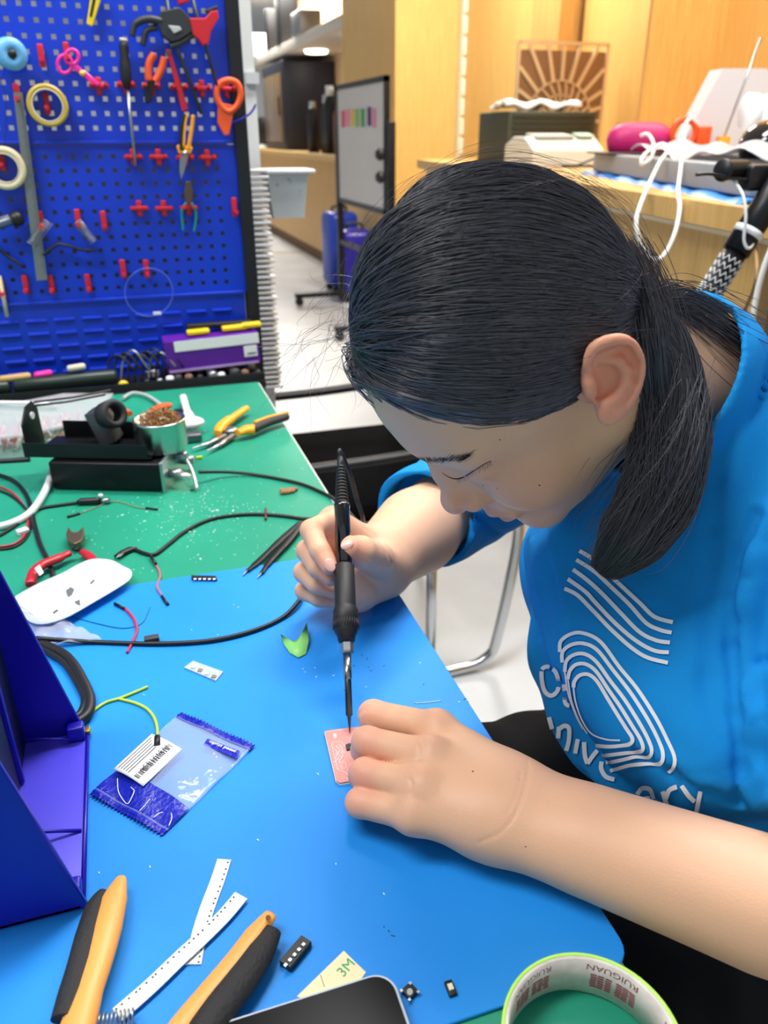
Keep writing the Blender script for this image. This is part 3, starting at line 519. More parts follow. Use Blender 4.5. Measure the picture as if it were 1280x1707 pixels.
# snips with amber handles
t_ = thing('garden_snips', at(308, 220, .02), 'snips with amber and black handles pointing down on the blue board', 'snips')
MB().tube(spline([at(309, 190, .02), at(304, 210, .02), at(302, 236, .02), at(303, 250, .02)], 5), .0040, 10).build('handle', mat('black rubber', '#141518', .6), t_); MB().tube(spline([at(312, 190, .022), at(308, 212, .022), at(306, 246, .022)], 5), .0022, 8).build('handle_edge', yellowp, t_)
MB().tube(spline([at(322, 192, .02), at(320, 212, .02), at(316, 236, .02), at(314, 250, .02)], 5), .0034, 10).build('handle', yellowp, t_); flatshape([(294, 244), (302, 238), (308, 244), (314, 240), (322, 246), (318, 256), (298, 256)], .010, .022, 'shoulder', yellowp, t_)
flatshape([(299, 256), (316, 256), (309, 282), (302, 301), (299, 286)], .004, .020, 'blade', steel, t_); MB().lathe([(0, 0), (.004, 0), (.004, .003), (0, .003)], at(308, 256, .023), (0, -1, 0), 12).build('pivot', steel, t_)
# green pliers
t_ = thing('mini_pliers', at(314, 350, .02), 'small pliers with thin green handles hanging jaws up on the blue board', 'pliers'); flatshape([(310, 302), (318, 302), (322, 320), (320, 338), (309, 338), (307, 318)], .007, .018, 'jaws', mat('brown steel', '#6a5a4a', .4, metal=.7), t_)
for a in (((310, 338), (303, 352), (304, 372), (305, 384)), ((319, 338), (326, 352), (326, 372), (323, 386))): MB().tube(spline([at(*p, .016) for p in a], 5), .0022, 8).build('handle', mat('teal handle', '#1c8a86', .4), t_)
# ruler
t_ = thing('steel_ruler', at(45, 300, .01), 'long scratched steel ruler hanging from a red hook', 'ruler'); flatshape([(22, 154), (37, 154), (79, 466), (61, 468)], .0012, .014, 'blade', mat('dull steel', '#8d8f8a', .4, metal=.7), t_, 0)
tk = MB()
for i in range(90):
    a, b = G(36.2+42*i/92, 162+302*i/92, .0150), G(36.2+42*i/92-(7 if i % 5 == 0 else 4), 162.4+302*i/92, .0150); tk.tube([a, b], .00022, 4)
tk.build('graduation', blackm, t_)
# springs and straps
def spring(a, b, r, turns, m, name, lb, cat, rw=.0006):
    a, b = at(*a, .018), at(*b, .018); ax_ = unit(b-a); e = unit(np.cross(ax_, (0, 1, 0))); e2_ = np.cross(ax_, e); L = np.linalg.norm(b-a); n = turns*12
    t_ = thing(name, (a+b)/2, lb, cat); MB().tube([a+ax_*L*i/n+r*(e*math.cos(i*math.pi/6)+e2_*math.sin(i*math.pi/6)) for i in range(n+1)], rw, 5).build('coil', m, t_)
    MB().tube([a+e*r*1.1, b+e*r*1.1], rw, 5).build('rod', m, t_); return t_
spring((126, 370), (156, 405), .0075, 12, steel, 'hanging_spring', 'small wire spring clip hanging right of the steel ruler', 'spring'); spring((80, 368), (50, 408), .0075, 12, steel, 'hanging_spring', 'wire spring clip half hidden behind the steel ruler', 'spring')
t_ = spring((-4, 374), (22, 366), .0070, 8, steel, 'cable_gland', 'silver spring cable fitting with a black nut at the left edge', 'fitting', .0013); MB().lathe([(0, 0), (.011, 0), (.012, .004), (.012, .012), (.008, .018), (0, .018)], at(20, 367, .018), unit(at(35, 362, .018)-at(20, 367, .018)), 14).build('nut', blackm, t_)
tag(MB().tube(spline([at(*p, .012) for p in ((72, 425), (84, 415), (98, 407), (115, 410), (135, 416), (160, 417))], 6), .0050, 8, flat=.5).build('black_strap', mat('black rubber', '#141518', .6)), 'black rubber strap lying across the ruler below the spring clips', 'strap')
tag(MB().tube(spline([at(*p, .012) for p in ((-6, 412), (14, 428), (38, 444))], 6), .0060, 8, flat=.5).build('black_strap', mat('black rubber', '#141518', .6)), 'short black rubber tube at the left edge of the board', 'strap')
tag(MB().tube([at(-1, 460, .01), at(12, 528, .01)], .0032, 8).build('wooden_stick', mat('pale stick', '#e8dcae', .6)), 'pale wooden stick with a red tip at the lower left of the board', 'stick')
t_ = thing('wire_ring', at(248, 487), 'thin clear wire ring hanging on the lower part of the blue board', 'wire'); MB().tube(spline(ring3(248, 487, 40, 40, .012, 24), 3, True), .0008, 6, closed=True).build('loop', mat('clear wire', '#5f78d8', .3), t_); MB().box(at(262, 522, .012), (.014, .003, .005)).build('clasp', whitep, t_)
tag(MB().tube(spline([at(*p, .01) for p in ((3, 100), (6, 120), (2, 135), (9, 160), (10, 210), (5, 260))], 6), .0006, 5).build('thread', mat('dark thread', '#2a2a33', .7)), 'thin dark thread hanging from the blue spool', 'thread')
# lower shelf with clutter behind the table
t = thing('tool_tray', (-.3, 1.44, .72), 'black steel ledge full of small things between table and blue board', 'shelf'); MB().box((-.29, 1.435, .742), (1.02, .11, .012)).build('ledge', blackm, t); MB().box((-.29, 1.39, .752), (1.02, .004, .018)).build('lip', blackm, t)
def L_(px, py, y=1.44): return PY(px, py, y)
a, b, c_, d_ = L_(282, 640, 1.42), L_(436, 626, 1.42), L_(275, 588, 1.42), L_(432, 568, 1.42)
t = thing('purple_box', (.14, 1.44, .755), 'purple and white cardboard box standing upright at the back corner of the table', 'box')
cx = (a[0]+b[0])/2; wd = b[0]-a[0]; z0_ = .768; z1_ = .823; rb = Matrix.Rotation(-.04, 3, 'Y')
MB().box((cx, 1.45, (z0_+z1_)/2), (wd, .055, z1_-z0_), rot=rb).build('carton', mat('violet card', '#5a1298', .5), t); MB().box((cx+.008, 1.4215, z1_-.009), (wd*.9, .0015, .018), rot=rb).build('white_band', whitep, t); MB().box((cx+wd*.40, 1.421, z0_+.026), (.024, .0015, .020), rot=rb).build('sticker', whitep, t); MB().box((cx, 1.421, z0_+.002), (wd*.96, .0015, .004), rot=rb).build('lower_edge', mat('lilac', '#b79ad2', .5), t)
MB().box((cx+wd*.41, 1.4198, z0_+.022), (.016, .0008, .0018), rot=rb).build('printed_line', blackm, t)
t_x = MB(); textmesh(t_x, 'BRAIN', .008, (cx-wd*.36, 1.4195, z1_-.017), V(1, 0, .04), V(0, 0, 1)) if False else None
for i, (px, py, w_, lb) in enumerate([(332, 571, .040, 'yellow clip lying on the left of the purple box'), (392, 566, .045, 'yellow clip in the middle on the purple box'), (420, 560, .035, 'yellow clip at the right end on the purple box')]):
    g = L_(px, py, 1.45); tag(MB().box((g[0], 1.45, .829+i*.003), (w_, .018, .008), rot=rb, bev=.002).build('yellow_clip', mat('yellow plastic', '#f2d21c', .4)), lb, 'clip', 'yellow clips on the purple box')
tag(MB().box((cx+.02, 1.468, .836), (.12, .02, .010), bev=.003).build('black_bar', blackm), 'dark bar lying behind the yellow clips on the purple box', 'bar')
dkg = mat('bottle green', '#20302a', .4)
for nm, x, z, ln, r, m, lb, cat in (('glue_tube', -.12, .763, .17, .013, dkg, 'long dark green tube lying on the ledge behind the clear parts box', 'tube'), ('marker_pen', -.10, .785, .03, .006, mat('cream plastic', '#d9cdb8', .5), 'short cream cap on top of the dark green tube', 'cap'), ('glue_tube', -.27, .760, .12, .012, dkg, 'dark green tube at the far left on the ledge', 'tube'),
        ('wood_block', -.20, .776, .05, .006, mat('tan wood', '#c9a468', .6), 'tan wooden rod on the left dark tube', 'rod'), ('magenta_clip', -.155, .778, .03, .006, mat('hot pink plastic', '#ee2fa0', .35), 'small magenta clip between the two dark tubes', 'clip')):
    tag(MB().tube([(x-ln/2, 1.43, z), (x-ln/2+.004, 1.43, z), (x+ln/2-.004, 1.43, z+.002), (x+ln/2, 1.43, z+.002)], [r*.7, r, r, r*.7], 14).build(nm, m), lb, cat)
tag(MB().lathe([(0, 0), (.009, 0), (.009, .004), (0, .004)], L_(206, 642, 1.405), (0, -1, 0), 16).build('yellow_button', mat('yellow plastic', '#f2d21c', .4)), 'small yellow knob on the dark green tube', 'knob')
ORD = ['first', 'second', 'third', 'fourth', 'fifth', 'sixth', 'seventh', 'eighth', 'ninth', 'tenth', 'eleventh']
for i in range(22):
    x = .015+.019*(i % 11)+random.uniform(-.005, .005); z = .752; y = 1.405+.05*(i//11); s = random.uniform(.008, .014)
    m = [blackm, steel, whitep, dk, mat('brown lump', '#7a5a48', .6)][i % 5]; cn = ['black', 'steel', 'white', 'dark grey', 'brown'][i % 5]
    if i < 11: o = MB().lathe([(0, 0), (s*.6, 0), (s*.7, s*.3), (s*.7, s), (s*.4, s*1.2), (0, s*1.2)], (x, y, z), (0, 0, 1), 10).build('small_part', m)
    else: o = MB().box((x, y, z+s*.6), (s*1.2, s, s*1.2), rot=Euler((0, 0, random.random())).to_matrix(), bev=.001).build('small_part', m)
    tag(o, 'tiny %s component, %s from the left in the %s row under the purple box' % (cn, ORD[i % 11], 'front' if i < 11 else 'rear'), 'component', '%s components under the purple box' % cn)
for i in range(8):
    x = -.055+.012*i; tag(MB().tube(spline([(x, 1.43, .752), (x+.01, 1.44, .79), (x+.03, 1.43, .80+.004*(i % 3)), (x+.05, 1.42, .775)], 5), .0022, 6).build('loose_wire', [blackm, blackm, steel, blackm][i % 4]), '%s arching wire left of the purple box, %s from the left' % (['black', 'black', 'silver', 'black'][i % 4], ORD[i]), 'wire', 'wires on the ledge left of the purple box, '+['black', 'black', 'silver', 'black'][i % 4])
# white ribbed stack and basket, white post
t = thing('white_post', (.262, 1.75, 0), 'slim white post rising behind the black edge of the blue board', 'post'); a = PY(406, 0, 1.75); MB().box((a[0], 1.75, .75), (.022, .02, 1.5)).build('post', mat('grey white', '#c9ccc8', .5), t); MB().box((a[0]+.004, 1.737, 1.25), (.026, .012, .02)).build('bracket', greyp, t)
t = thing('ribbed_stack', (.27, 1.62, .72), 'tall leaning stack of thin white ribbed trays right beside the blue board', 'tray stack')
P0_, P1_ = PY(425, 285, 1.62), PY(452, 640, 1.62)
for i in range(42):
    c0 = P0_+(P1_-P0_)*i/41; MB().box(c0+V(.002*math.sin(i*1.7), 0, 0), (.040, .05, .0058), bev=.0015).build('tray', whitep if i % 2 else mat('ivory tray', '#d9d4cc', .5), t)
g = PY(456, 330, 1.64); t = thing('plastic_basket', g, 'small translucent white basket hooked on the white ribbed stack', 'basket')
b_ = MB(); W1, W2, HH = .066, .050, .082; k = PY(456, 287, 1.64)+V(.022, 0, 0)
vs = [k+V(sx_*w_, sy*w_*.7, z) for z, w_ in ((0, W1*.6), (-HH, W2*.6)) for sx_, sy in ((-1, -1), (1, -1), (1, 1), (-1, 1))]
b_.add(vs, [(0, 1, 5, 4), (1, 2, 6, 5), (2, 3, 7, 6), (3, 0, 4, 7), (4, 5, 6, 7)]); b_.build('bucket', mat('frosted plastic', '#d5dadb', .4, noise=('#8f9a9c', 60, .62, .7)), t, solid=.002); MB().box(k+V(.0, 0, .002), (.105, .08, .008), bev=.003).build('rim', whitep, t)
# ceiling lamps the photo's light comes from
for n_, (x, y, sx_, sy) in enumerate(((.75, 1.25, 1.2, .35), (-.8, .5, 1.2, .35), (2.6, 2.4, 1.2, .5), (1.9, 4.2, .5, .9))):
    t = thing('ceiling_lamp', (x, y, 2.76), ['white ceiling panel lamp above the table end', 'white ceiling panel lamp above the camera side', 'white ceiling panel lamp over the right-hand counter', 'white ceiling panel lamp over the aisle'][n_], 'lamp', 'ceiling panel lamps'); MB().box((x, y, 2.77), (sx_+.05, sy+.05, .05)).build('frame', whitep, t); MB().box((x, y, 2.742), (sx_, sy, .006)).build('diffuser', lampm, t)
# ================================================================ the work table
TZ, MZ = .750, .7525
greenm = mat('green mat', '#23997c', .42, spec=.4, noise=('#1c8369', 5, .3, .8), bump=(300, .05)); bluemat = mat('blue mat', '#1a8fec', .5, spec=.35, noise=('#1484dd', 4, .35, .8), bump=(800, .05))
t = thing('work_table', (-.55, .5, 0), 'white-edged work table covered by a green mat', 'table')
MB().box((-.55, .51, .733), (1.514, 1.724, .030), bev=.002).build('tabletop', mat('white laminate', '#e4e6e4', .4), t)
for x in (-1.24, .15):
    for y in (-.3, 1.3): MB().box((x, y, .359), (.05, .05, .718)).build('leg', mat('grey steel leg', '#8c9094', .4, metal=.6), t)
tag(MB().prism([(-1.30, -.345), (.2035, -.345), (.2035, 1.368), (-1.30, 1.368)], .748, TZ).build('green_mat', greenm), 'green cutting-style mat covering the whole table', 'mat')
cor = [(.211-.014+.014*math.sin(a), .2165+.014-.014*math.cos(a)) for a in np.linspace(0, math.pi/2, 6)]
tag(MB().prism([(-.75, .2165)]+cor+[(.211, .703), (-.75, .703)], TZ, MZ).build('blue_mat', bluemat, bev=.0008), 'bright blue silicone soldering mat on the near part of the table', 'mat')
def tb(name, m, label, cat, group=None, parent=None): pass
def pz(L, z): return [P(a, b, z) for a, b in L]
def wire(L, r, m, name, lb, cat='wire', z=None, group=None, parent=None, n=8, closed=False, seg=8):
    pts = [P(a[0], a[1], (a[2] if len(a) > 2 else (MZ if a[1] > 975 else TZ))+ (r if len(a) < 3 else 0)) for a in L]
    o = MB().tube(spline(pts, n, closed), r, seg, closed=closed).build(name, m, parent)
    if parent is None and lb: tag(o, lb, cat, group)
    return o
def slab(L, z0, h, name, m, parent=None, bev=0):
    q = pz(L, z0); return MB().prism([a[:2] for a in q], z0, z0+h).build(name, m, parent, bev=bev)
# ---- soldering iron
I0 = P(583, 1222, .7560); I1 = D(567, 762, .68); IA = unit(I1-I0); IL = np.linalg.norm(I1-I0)
t = thing('soldering_iron', I0, 'black pen-shaped soldering iron with a steel barrel held in the right hand', 'soldering iron')
def lat(prof, name, m, n=28): return MB().lathe(prof, I0, IA, n).build(name, m, t)
lat([(0, 0), (.0004, .0), (.0013, .010), (.0014, .012), (.0026, .013), (.0026, .040)], 'tip', mat('dark tip steel', '#6a6460', .25, metal=1.0))
lat([(.0026, .0395), (.0032, .041), (.0032, .0605), (.0, .0605)], 'barrel', mat('bright barrel', '#b4b0a8', .18, metal=1.0))
nt_ = MB().lathe([(0, .0595), (.0048, .0600), (.0052, .0615), (.0052, .0680), (.0046, .0695), (0, .0695)], I0, IA, 6, smooth=False).build('nut', steel, t)
gm = mat('matt black rubber', '#17171a', .55); lat([(0, .069), (.0064, .0695), (.0072, .074), (.0088, .0765), (.0098, .0800), (.0098, .0860), (.0102, .0870), (.0100, .0945), (.0086, .0975), (.0084, .0985), (.0084, .1330), (.0066, .1345), (0, .1345)], 'grip', gm)
rb_ = MB(); e1 = unit(np.cross(IA, (0, 0, 1))); e2 = np.cross(IA, e1)
for k in range(30): a = k*math.pi/15; rb_.tube([I0+IA*.0795+(e1*math.cos(a)+e2*math.sin(a))*.0098, I0+IA*.0865+(e1*math.cos(a)+e2*math.sin(a))*.0098], .0005, 5)
rb_.build('knurling', gm, t)
lat([(0, .134), (.0066, .1345), (.0064, .186), (.0068, .187), (.0068, .190), (0, .190)], 'handle', mat('gloss black', '#08090c', .08, coat=1))
sp_ = [(0, .190)]
for k in range(12): z = .190+.0032*k; sp_ += [(.0060-.00022*k, z), (.0060-.00022*k, z+.0018), (.0046-.0002*k, z+.002), (.0046-.0002*k, z+.003)]
lat(sp_+[(.0030, .2300), (.0024, IL), (0, IL)], 'strain_relief', gm)
wire([(331, 787, .765), (380, 787, .757), (430, 792, .7525), (500, 806, .7525), (548, 826, .7525)], .0022, blackm, 'iron_lead', '', parent=t)
MB().tube(spline([I1, I1+IA*.006, D(583, 790, .70), D(594, 830, .72), D(605, 868, .735), P(594, 868, .760), P(573, 845, .7535), P(548, 826, .7525)], 8), .0022, 8).build('cable', blackm, t)
# ---- circuit board under the fingers
pts = [(541, 1221), (576, 1216), (600, 1214), (622, 1296), (605, 1302), (566, 1308), (560, 1303)]; t = thing('circuit_board', P(580, 1262, MZ), 'small pink copper circuit board pinched under the left hand', 'circuit board')
slab(pts, MZ+.0002, .0016, 'board', mat('copper pink', '#d08a84', .4), t, .0003); eb = MB(); q = pz(pts, MZ+.0019); eb.tube(q+[q[0]], .00028, 5); eb.build('edge_line', mat('cream fibreglass', '#e6dcc0', .6), t)
tr = MB(); wl = mat('pale trace', '#f3dfe0', .5)
for L in ([(553, 1240), (560, 1237), (570, 1238), (575, 1245)], [(553, 1240), (556, 1255), (560, 1270), (562, 1283)], [(560, 1243), (566, 1250), (563, 1258), (570, 1262), (565, 1270), (572, 1276)], [(566, 1241), (571, 1250), (569, 1256), (574, 1262)], [(558, 1248), (562, 1255), (560, 1262)], [(562, 1283), (572, 1286), (580, 1292), (586, 1300)], [(566, 1270), (576, 1272), (575, 1281), (567, 1280)], [(570, 1300), (576, 1296), (584, 1302)], [(563, 1276), (573, 1279)], [(561, 1266), (568, 1266)]): tr.tube(spline(pz(L, MZ+.0019), 4), .00022, 5)
rq = np.random.default_rng(9)
for i in range(46):
    a_, b_ = rq.uniform(554, 574), rq.uniform(1238, 1282); s_ = rq.uniform(1.2, 3.2); tr.tube(pz([(a_, b_), (a_+s_*rq.choice([-1, 1]), b_+rq.uniform(-2, 2)), (a_+s_*rq.choice([-1, 1]), b_+s_)], MZ+.0019), .00016, 4)
tr.build('traces', wl, t); slab([(555, 1224), (560, 1223), (561, 1230), (557, 1231)], MZ+.0018, .0003, 'pad', wl, t)
slab([(576, 1243), (585, 1241), (587, 1250), (578, 1252)], MZ+.0018, .0012, 'chip', blackm, t); MB().sphere(P(582, 1240, MZ+.0022), .0012, 8).build('solder_joint', steel, t)
# ---- tweezers
t = thing('tweezers', P(460, 915, TZ), 'black tweezers with bare steel tips pointing at the blue mat', 'tweezers')
for L in ([(505, 868), (470, 898), (430, 936), (412, 951)], [(505, 870), (482, 900), (450, 935), (436, 955)]):
    MB().tube(spline(pz(L, TZ+.005), 5), [.0016]+[.0042]*6+[.0036]*5+[.0024]*4, 10, flat=.35).build('arm', blackmet, t)
    MB().tube([P(*L[-1], TZ+.0045), P(L[-1][0]-7, L[-1][1]+9, TZ+.0035)], [.0014, .0005], 8).build('tip', steel, t)
# ---- soldering station
A = P(88, 818, TZ); B = P(272, 822, TZ); ex = unit(B-A); ey = V(-ex[1], ex[0], 0); RS = np.stack([ex, ey, V(0, 0, 1)], 1); LW_ = np.linalg.norm(B-A); hS = .036
def SP(u, v, z=0): return A+ex*u+ey*v+V(0, 0, z)
t = thing('soldering_station', SP(LW_/2, .045), 'low black soldering controller box with an aluminium end plate and plugs', 'controller')
MB().box(SP(LW_/2, .045, hS/2+.002), (LW_, .088, hS), rot=RS, bev=.0025).build('case', mat('black anodised', '#0b0b0e', .4, metal=.3), t)
MB().box(SP(LW_+.002, .045, hS/2+.002), (.004, .094, hS+.006), rot=RS, bev=.0008).build('end_plate', mat('plate aluminium', '#b9bec0', .3, metal=1.0), t)
for u, z in ((.02, .018), (.05, .030), (.075, .014)): MB().cyl(SP(LW_+.004, u, z), SP(LW_+.020, u, z), .0055, n=16).build('socket', steel, t)
MB().tube([SP(LW_+.012, .02, .018), SP(LW_+.034, .012, .016)], [.0052, .0038], 14).build('plug', mat('silver plug', '#d4d6d6', .3, metal=.8), t)
MB().tube(spline([SP(LW_+.016, .05, .028), SP(LW_+.030, .030, .018), SP(LW_+.042, .004, .004)], 5), .0022, 8).build('test_lead', mat('silver plug', '#d4d6d6', .3), t)
t = thing('iron_stand', SP(.04, .05, hS+.004), 'bent black sheet-metal iron stand with a rubber holder ring on top of the controller', 'stand'); zz = hS+.0045
MB().box(SP(.052, .045, zz+.0012), (.150, .070, .0024), rot=RS).build('base_plate', blackmet, t); MB().box(SP(.045, .011, zz+.009), (.155, .0022, .018), rot=RS).build('front_flange', blackmet, t); MB().box(SP(.045, .079, zz+.012), (.110, .0022, .024), rot=RS).build('rear_flange', blackmet, t)
hp = MB(); hp.prism([(-.025, 0), (.020, 0), (.018, .048), (.008, .060), (-.010, .058), (-.026, .040)], -.001, .001, (SP(-.030, .040, zz), ey, V(0, 0, 1), ex)); hp.build('side_plate', blackmet, t)
MB().cyl(SP(-.0325, .040, zz+.044), SP(-.0270, .040, zz+.044), .0045, n=16).build('hole', whitep, t)
for v in (.032, .050): MB().tube([SP(-.028, v, zz+.058), SP(.020, v+.010, zz+.062), SP(.066, v+.016, zz+.070)], .0035, 4, flat=.4).build('arm', mat('worn black steel', '#3a3835', .45, metal=.5), t)
rc = SP(.072, .045, zz+.046); ra = unit(rc-D(178, 683, .93)+V(0, 0, -.01)); ra = unit(ex*.75-ey*.5+V(0, 0, .30))
MB().lathe([(.0105, -.014), (.0165, -.014), (.0175, -.004), (.0180, .006), (.0150, .009), (.0105, .008), (.0105, -.014)], rc, ra, 32, close=False).build('rubber_ring', mat('grey black rubber', '#26282a', .65), t)
MB().box(rc-ra*.022+V(0, 0, -.012), (.022, .030, .046), rot=RS@np.array(Matrix.Rotation(-.35, 3, 'Y')), bev=.002).build('bracket', mat('grey bracket', '#54585a', .45, metal=.4), t)
t = thing('brass_wool_tin', SP(.125, .050, hS+.004), 'round silver tin of brass wool standing on the controller', 'tin'); cc = SP(.128, .052, hS+.0045)
MB().lathe([(0, 0), (.031, 0), (.0322, .002), (.0322, .036), (.0330, .0375), (.0322, .039), (.0300, .039), (.0298, .010), (0, .010)], cc, (0, 0, 1), 48).build('can', mat('satin tin', '#b9c4c2', .25, metal=1.0), t)
wl_ = MB(); rw = np.random.default_rng(11)
for k in range(240):
    a = rw.uniform(0, 6.28); r = .025*math.sqrt(rw.random()); c0 = cc+V(r*math.cos(a), r*math.sin(a), .036+.014*(1-(r/.028)**2)*rw.random()); q = rw.uniform(.002, .0045); ph = rw.uniform(0, 6.28); axx = unit(rw.normal(0, 1, 3)); b1 = unit(np.cross(axx, (0.3, .2, 1))); b2 = np.cross(axx, b1)
    wl_.tube([c0+q*(b1*math.cos(ph+s)+b2*math.sin(ph+s))+axx*s*.0006 for s in np.linspace(0, 8, 14)], .00045, 4, flat=.5)
wl_.build('brass_wool', mat('brass wool', '#d8a468', .3, metal=.8, noise=('#5a3420', 500, .42, .58)), t); MB().sphere(cc+V(0, 0, .020), .027, 12, sc=(1, 1, .55)).build('wool_core', mat('dark brass', '#3a281c', .6), t)
# ---- parts box behind, left
A2, B2, C2, D2 = P(0, 728, .775), P(120, 642+18, .790), P(190, 660+8, .790), P(60, 755, .775)
t = thing('parts_organizer', P(70, 725, TZ), 'flat clear plastic parts box with small coloured parts at the back left of the table', 'parts box'); ob = [P(-60, 725, TZ), P(112, 690, TZ), P(192, 690, TZ), P(150, 735, TZ), P(50, 762, TZ), P(-60, 775, TZ)]; oq = [a[:2] for a in ob]
clr = mat('clear box', '#eef1f4', .1, alpha=.22); MB().prism(oq, TZ+.001, TZ+.030).build('box', clr, t, bev=.002); MB().prism([(np.array(a)-np.mean(oq, 0))*1.02+np.mean(oq, 0) for a in oq], TZ+.030, TZ+.034).build('lid', mat('frosted lid', '#e9e6ea', .15, alpha=.35), t, bev=.001)
ctr = np.mean(oq, 0); rz = np.random.default_rng(4)
for i in range(5): a = np.array(oq[0])*(1-(i+.5)/5)+np.array(oq[1])*((i+.5)/5); b = np.array(oq[5])*(1-(i+.5)/5)+np.array(oq[3])*((i+.5)/5); MB().tube([V(*(a*.96+b*.04), TZ+.016), V(*(b*.96+a*.04), TZ+.016)], .0012, 4).build('divider', whitep, t)
cl = [('red', '#c8303a'), ('pink', '#d884a0'), ('yellow', '#e0c840'), ('orange', '#e87a2a'), ('grey', '#7a7e84'), ('white', '#e8e8e8')]
SPM = MB()
for i in range(90):
    w_ = rz.dirichlet(np.ones(6)*.8); p_ = (np.array(oq)*w_[:, None]).sum(0)*.92+ctr*.08; nm, cx_ = cl[i % 6]
    SPM.cyl((p_[0], p_[1], TZ+.003), (p_[0]+.006, p_[1]+rz.uniform(-.004, .004), TZ+.004+rz.random()*.018), .0022, n=8, mi=i % 6)
tag(SPM.build('small_components', [mat('part '+a_, b_, .4) for a_, b_ in cl]), 'jumble of tiny coloured electronic parts inside the clear parts box', 'components', kind='stuff')
wire([(-20, 671, .79), (60, 672, .792), (95, 676, .79)], .003, whitep, 'white_rod', 'white plastic strip lying across the back left of the table', 'strip')
# orange handles behind the tin
t = thing('orange_snips', P(235, 690, TZ), 'pair of tools with orange grips half hidden behind the brass wool tin', 'cutters')
MB().tube(spline(pz([(262, 700), (250, 690), (268, 678), (286, 676)], TZ+.014), 5), [.004]*4+[.0065]*11+[.005], 12, flat=.7).build('handle', orangep, t); MB().tube(spline(pz([(215, 690), (200, 682), (188, 684)], TZ+.014), 5), .0065, 12, flat=.7).build('handle', orangep, t); MB().tube(spline(pz([(286, 690), (250, 662), (222, 655), (205, 664)], TZ+.006), 5), .003, 8).build('body', greyp, t)
# white tool
t = thing('white_hand_tool', P(315, 720, TZ), 'white plastic hand tool with a round head lying between tin and yellow pliers', 'hand tool')
MB().tube(spline(pz([(305, 660), (312, 685), (322, 705)], TZ+.014), 5), [.0055]*6+[.0075]*5, 12, flat=.6).build('handle', whitep, t); MB().sphere(P(315, 705, TZ+.018), .0225, 12, sc=(1, .75, .40)).build('head', whitep, t); MB().box(P(318, 728, TZ+.007), (.030, .022, .013), bev=.003).build('jaw', mat('grey steel', '#6a7074', .35, metal=.8), t); MB().box(P(300, 690, TZ+.006), (.018, .03, .010), bev=.003).build('trigger', blackm, t)
# amber pliers
t = thing('wire_strippers', P(395, 715, TZ), 'needle-nose pliers with amber and black handles lying open on the green mat', 'pliers'); amb = mat('amber grip', '#f2a71c', .4); rub = mat('charcoal grip', '#2a2a2e', .65)
MB().tube(spline(pz([(362, 722), (372, 708), (390, 695), (412, 680)], TZ+.012), 6), [.006]*3+[.0085]*8+[.0065]*7+[.005], 12, flat=.75).build('handle', amb, t)
MB().tube(spline(pz([(396, 722), (412, 717), (425, 716)], TZ+.012), 5), [.007]*4+[.0095]*7, 12, flat=.75).build('shoulder', amb, t); MB().tube(spline(pz([(420, 716), (445, 705), (470, 697), (478, 694)], TZ+.012), 5), [.0075]*14+[.006]*2, 14, flat=.8).build('handle_grip', rub, t); MB().tube(spline(pz([(424, 705), (448, 696), (480, 688)], TZ+.017), 5), .0030, 8).build('handle_edge', amb, t)
MB().lathe([(0, 0), (.010, 0), (.010, .006), (.007, .008), (0, .008)], P(385, 722, TZ+.006), (0, 0, 1), 18).build('pivot', steel, t)
for L in ([(375, 727), (345, 740), (318, 748)], [(388, 727), (365, 742), (345, 752)]): MB().tube(pz(L, TZ+.006), [.0060, .0042, .0010], 8, flat=.7).build('jaw', steel, t)
# ---- little things on the green mat
for i, (px, py, s, m, nm, lb, cat) in enumerate([(332, 763, .004, mat('lime plastic', '#b8e02e', .4), 'lime_scrap', 'lime green plastic scrap in front of the yellow pliers', 'scrap'), (38, 886, .006, whitep, 'white_block', 'white cube-shaped scrap inside the red wire loop', 'block'), (119, 905, .0022, whitep, 'white_scrap', 'tiny white chip above the red pliers head', 'scrap'),
        (320, 815, .0035, mat('module green', '#2b6b4a', .4), 'tiny_module', 'tiny green circuit module to the right below the controller', 'module'), (168, 826, .003, whitep, 'white_scrap', 'tiny white scrap under the controller front edge', 'scrap'), (178, 832, .0032, mat('module green', '#2b6b4a', .4), 'tiny_module', 'tiny green module at the tip of the black plug', 'module')]):
    tag(MB().box(P(px, py, TZ+s*.5), (s*2, s*1.4, s), rot=Euler((0, 0, .5*i)).to_matrix(), bev=s*.15).build(nm, m), lb, cat)
rz = np.random.default_rng(8); m_ = MB(); bc = P(485, 818, TZ+.0025)
for i in range(14): m_.sphere(bc+V(rz.uniform(-.012, .012), rz.uniform(-.004, .004), 0), rz.uniform(.0022, .0036), 5)
tag(m_.build('rosin_lump', mat('brown rosin', '#a5734a', .6)), 'brown crumbly lump of rosin on the green mat', 'lump')
m_ = MB()
for i in range(420):
    if i < 250: px, py = rz.normal(330, 60), rz.normal(855, 28)
    else: px, py = rz.uniform(20, 560), rz.uniform(700, 960)
    p_ = P(px, py, TZ)
    if not (-.3 < p_[0] < .195) or p_[1] < .715: continue
    s = rz.uniform(.0003, .0008)*(2.2 if i % 12 == 0 else 1); a = rz.uniform(0, 3.1); m_.box(p_+V(0, 0, s*.4), (s*2.2, s, s*.6), rot=Euler((0, 0, a)).to_matrix())
tag(m_.build('solder_crumbs', mat('pale crumbs', '#cfe6e0', .6)), 'pale specks of solder and plastic dust scattered on the green mat', 'debris', kind='stuff')
m_ = MB(); m2 = MB()
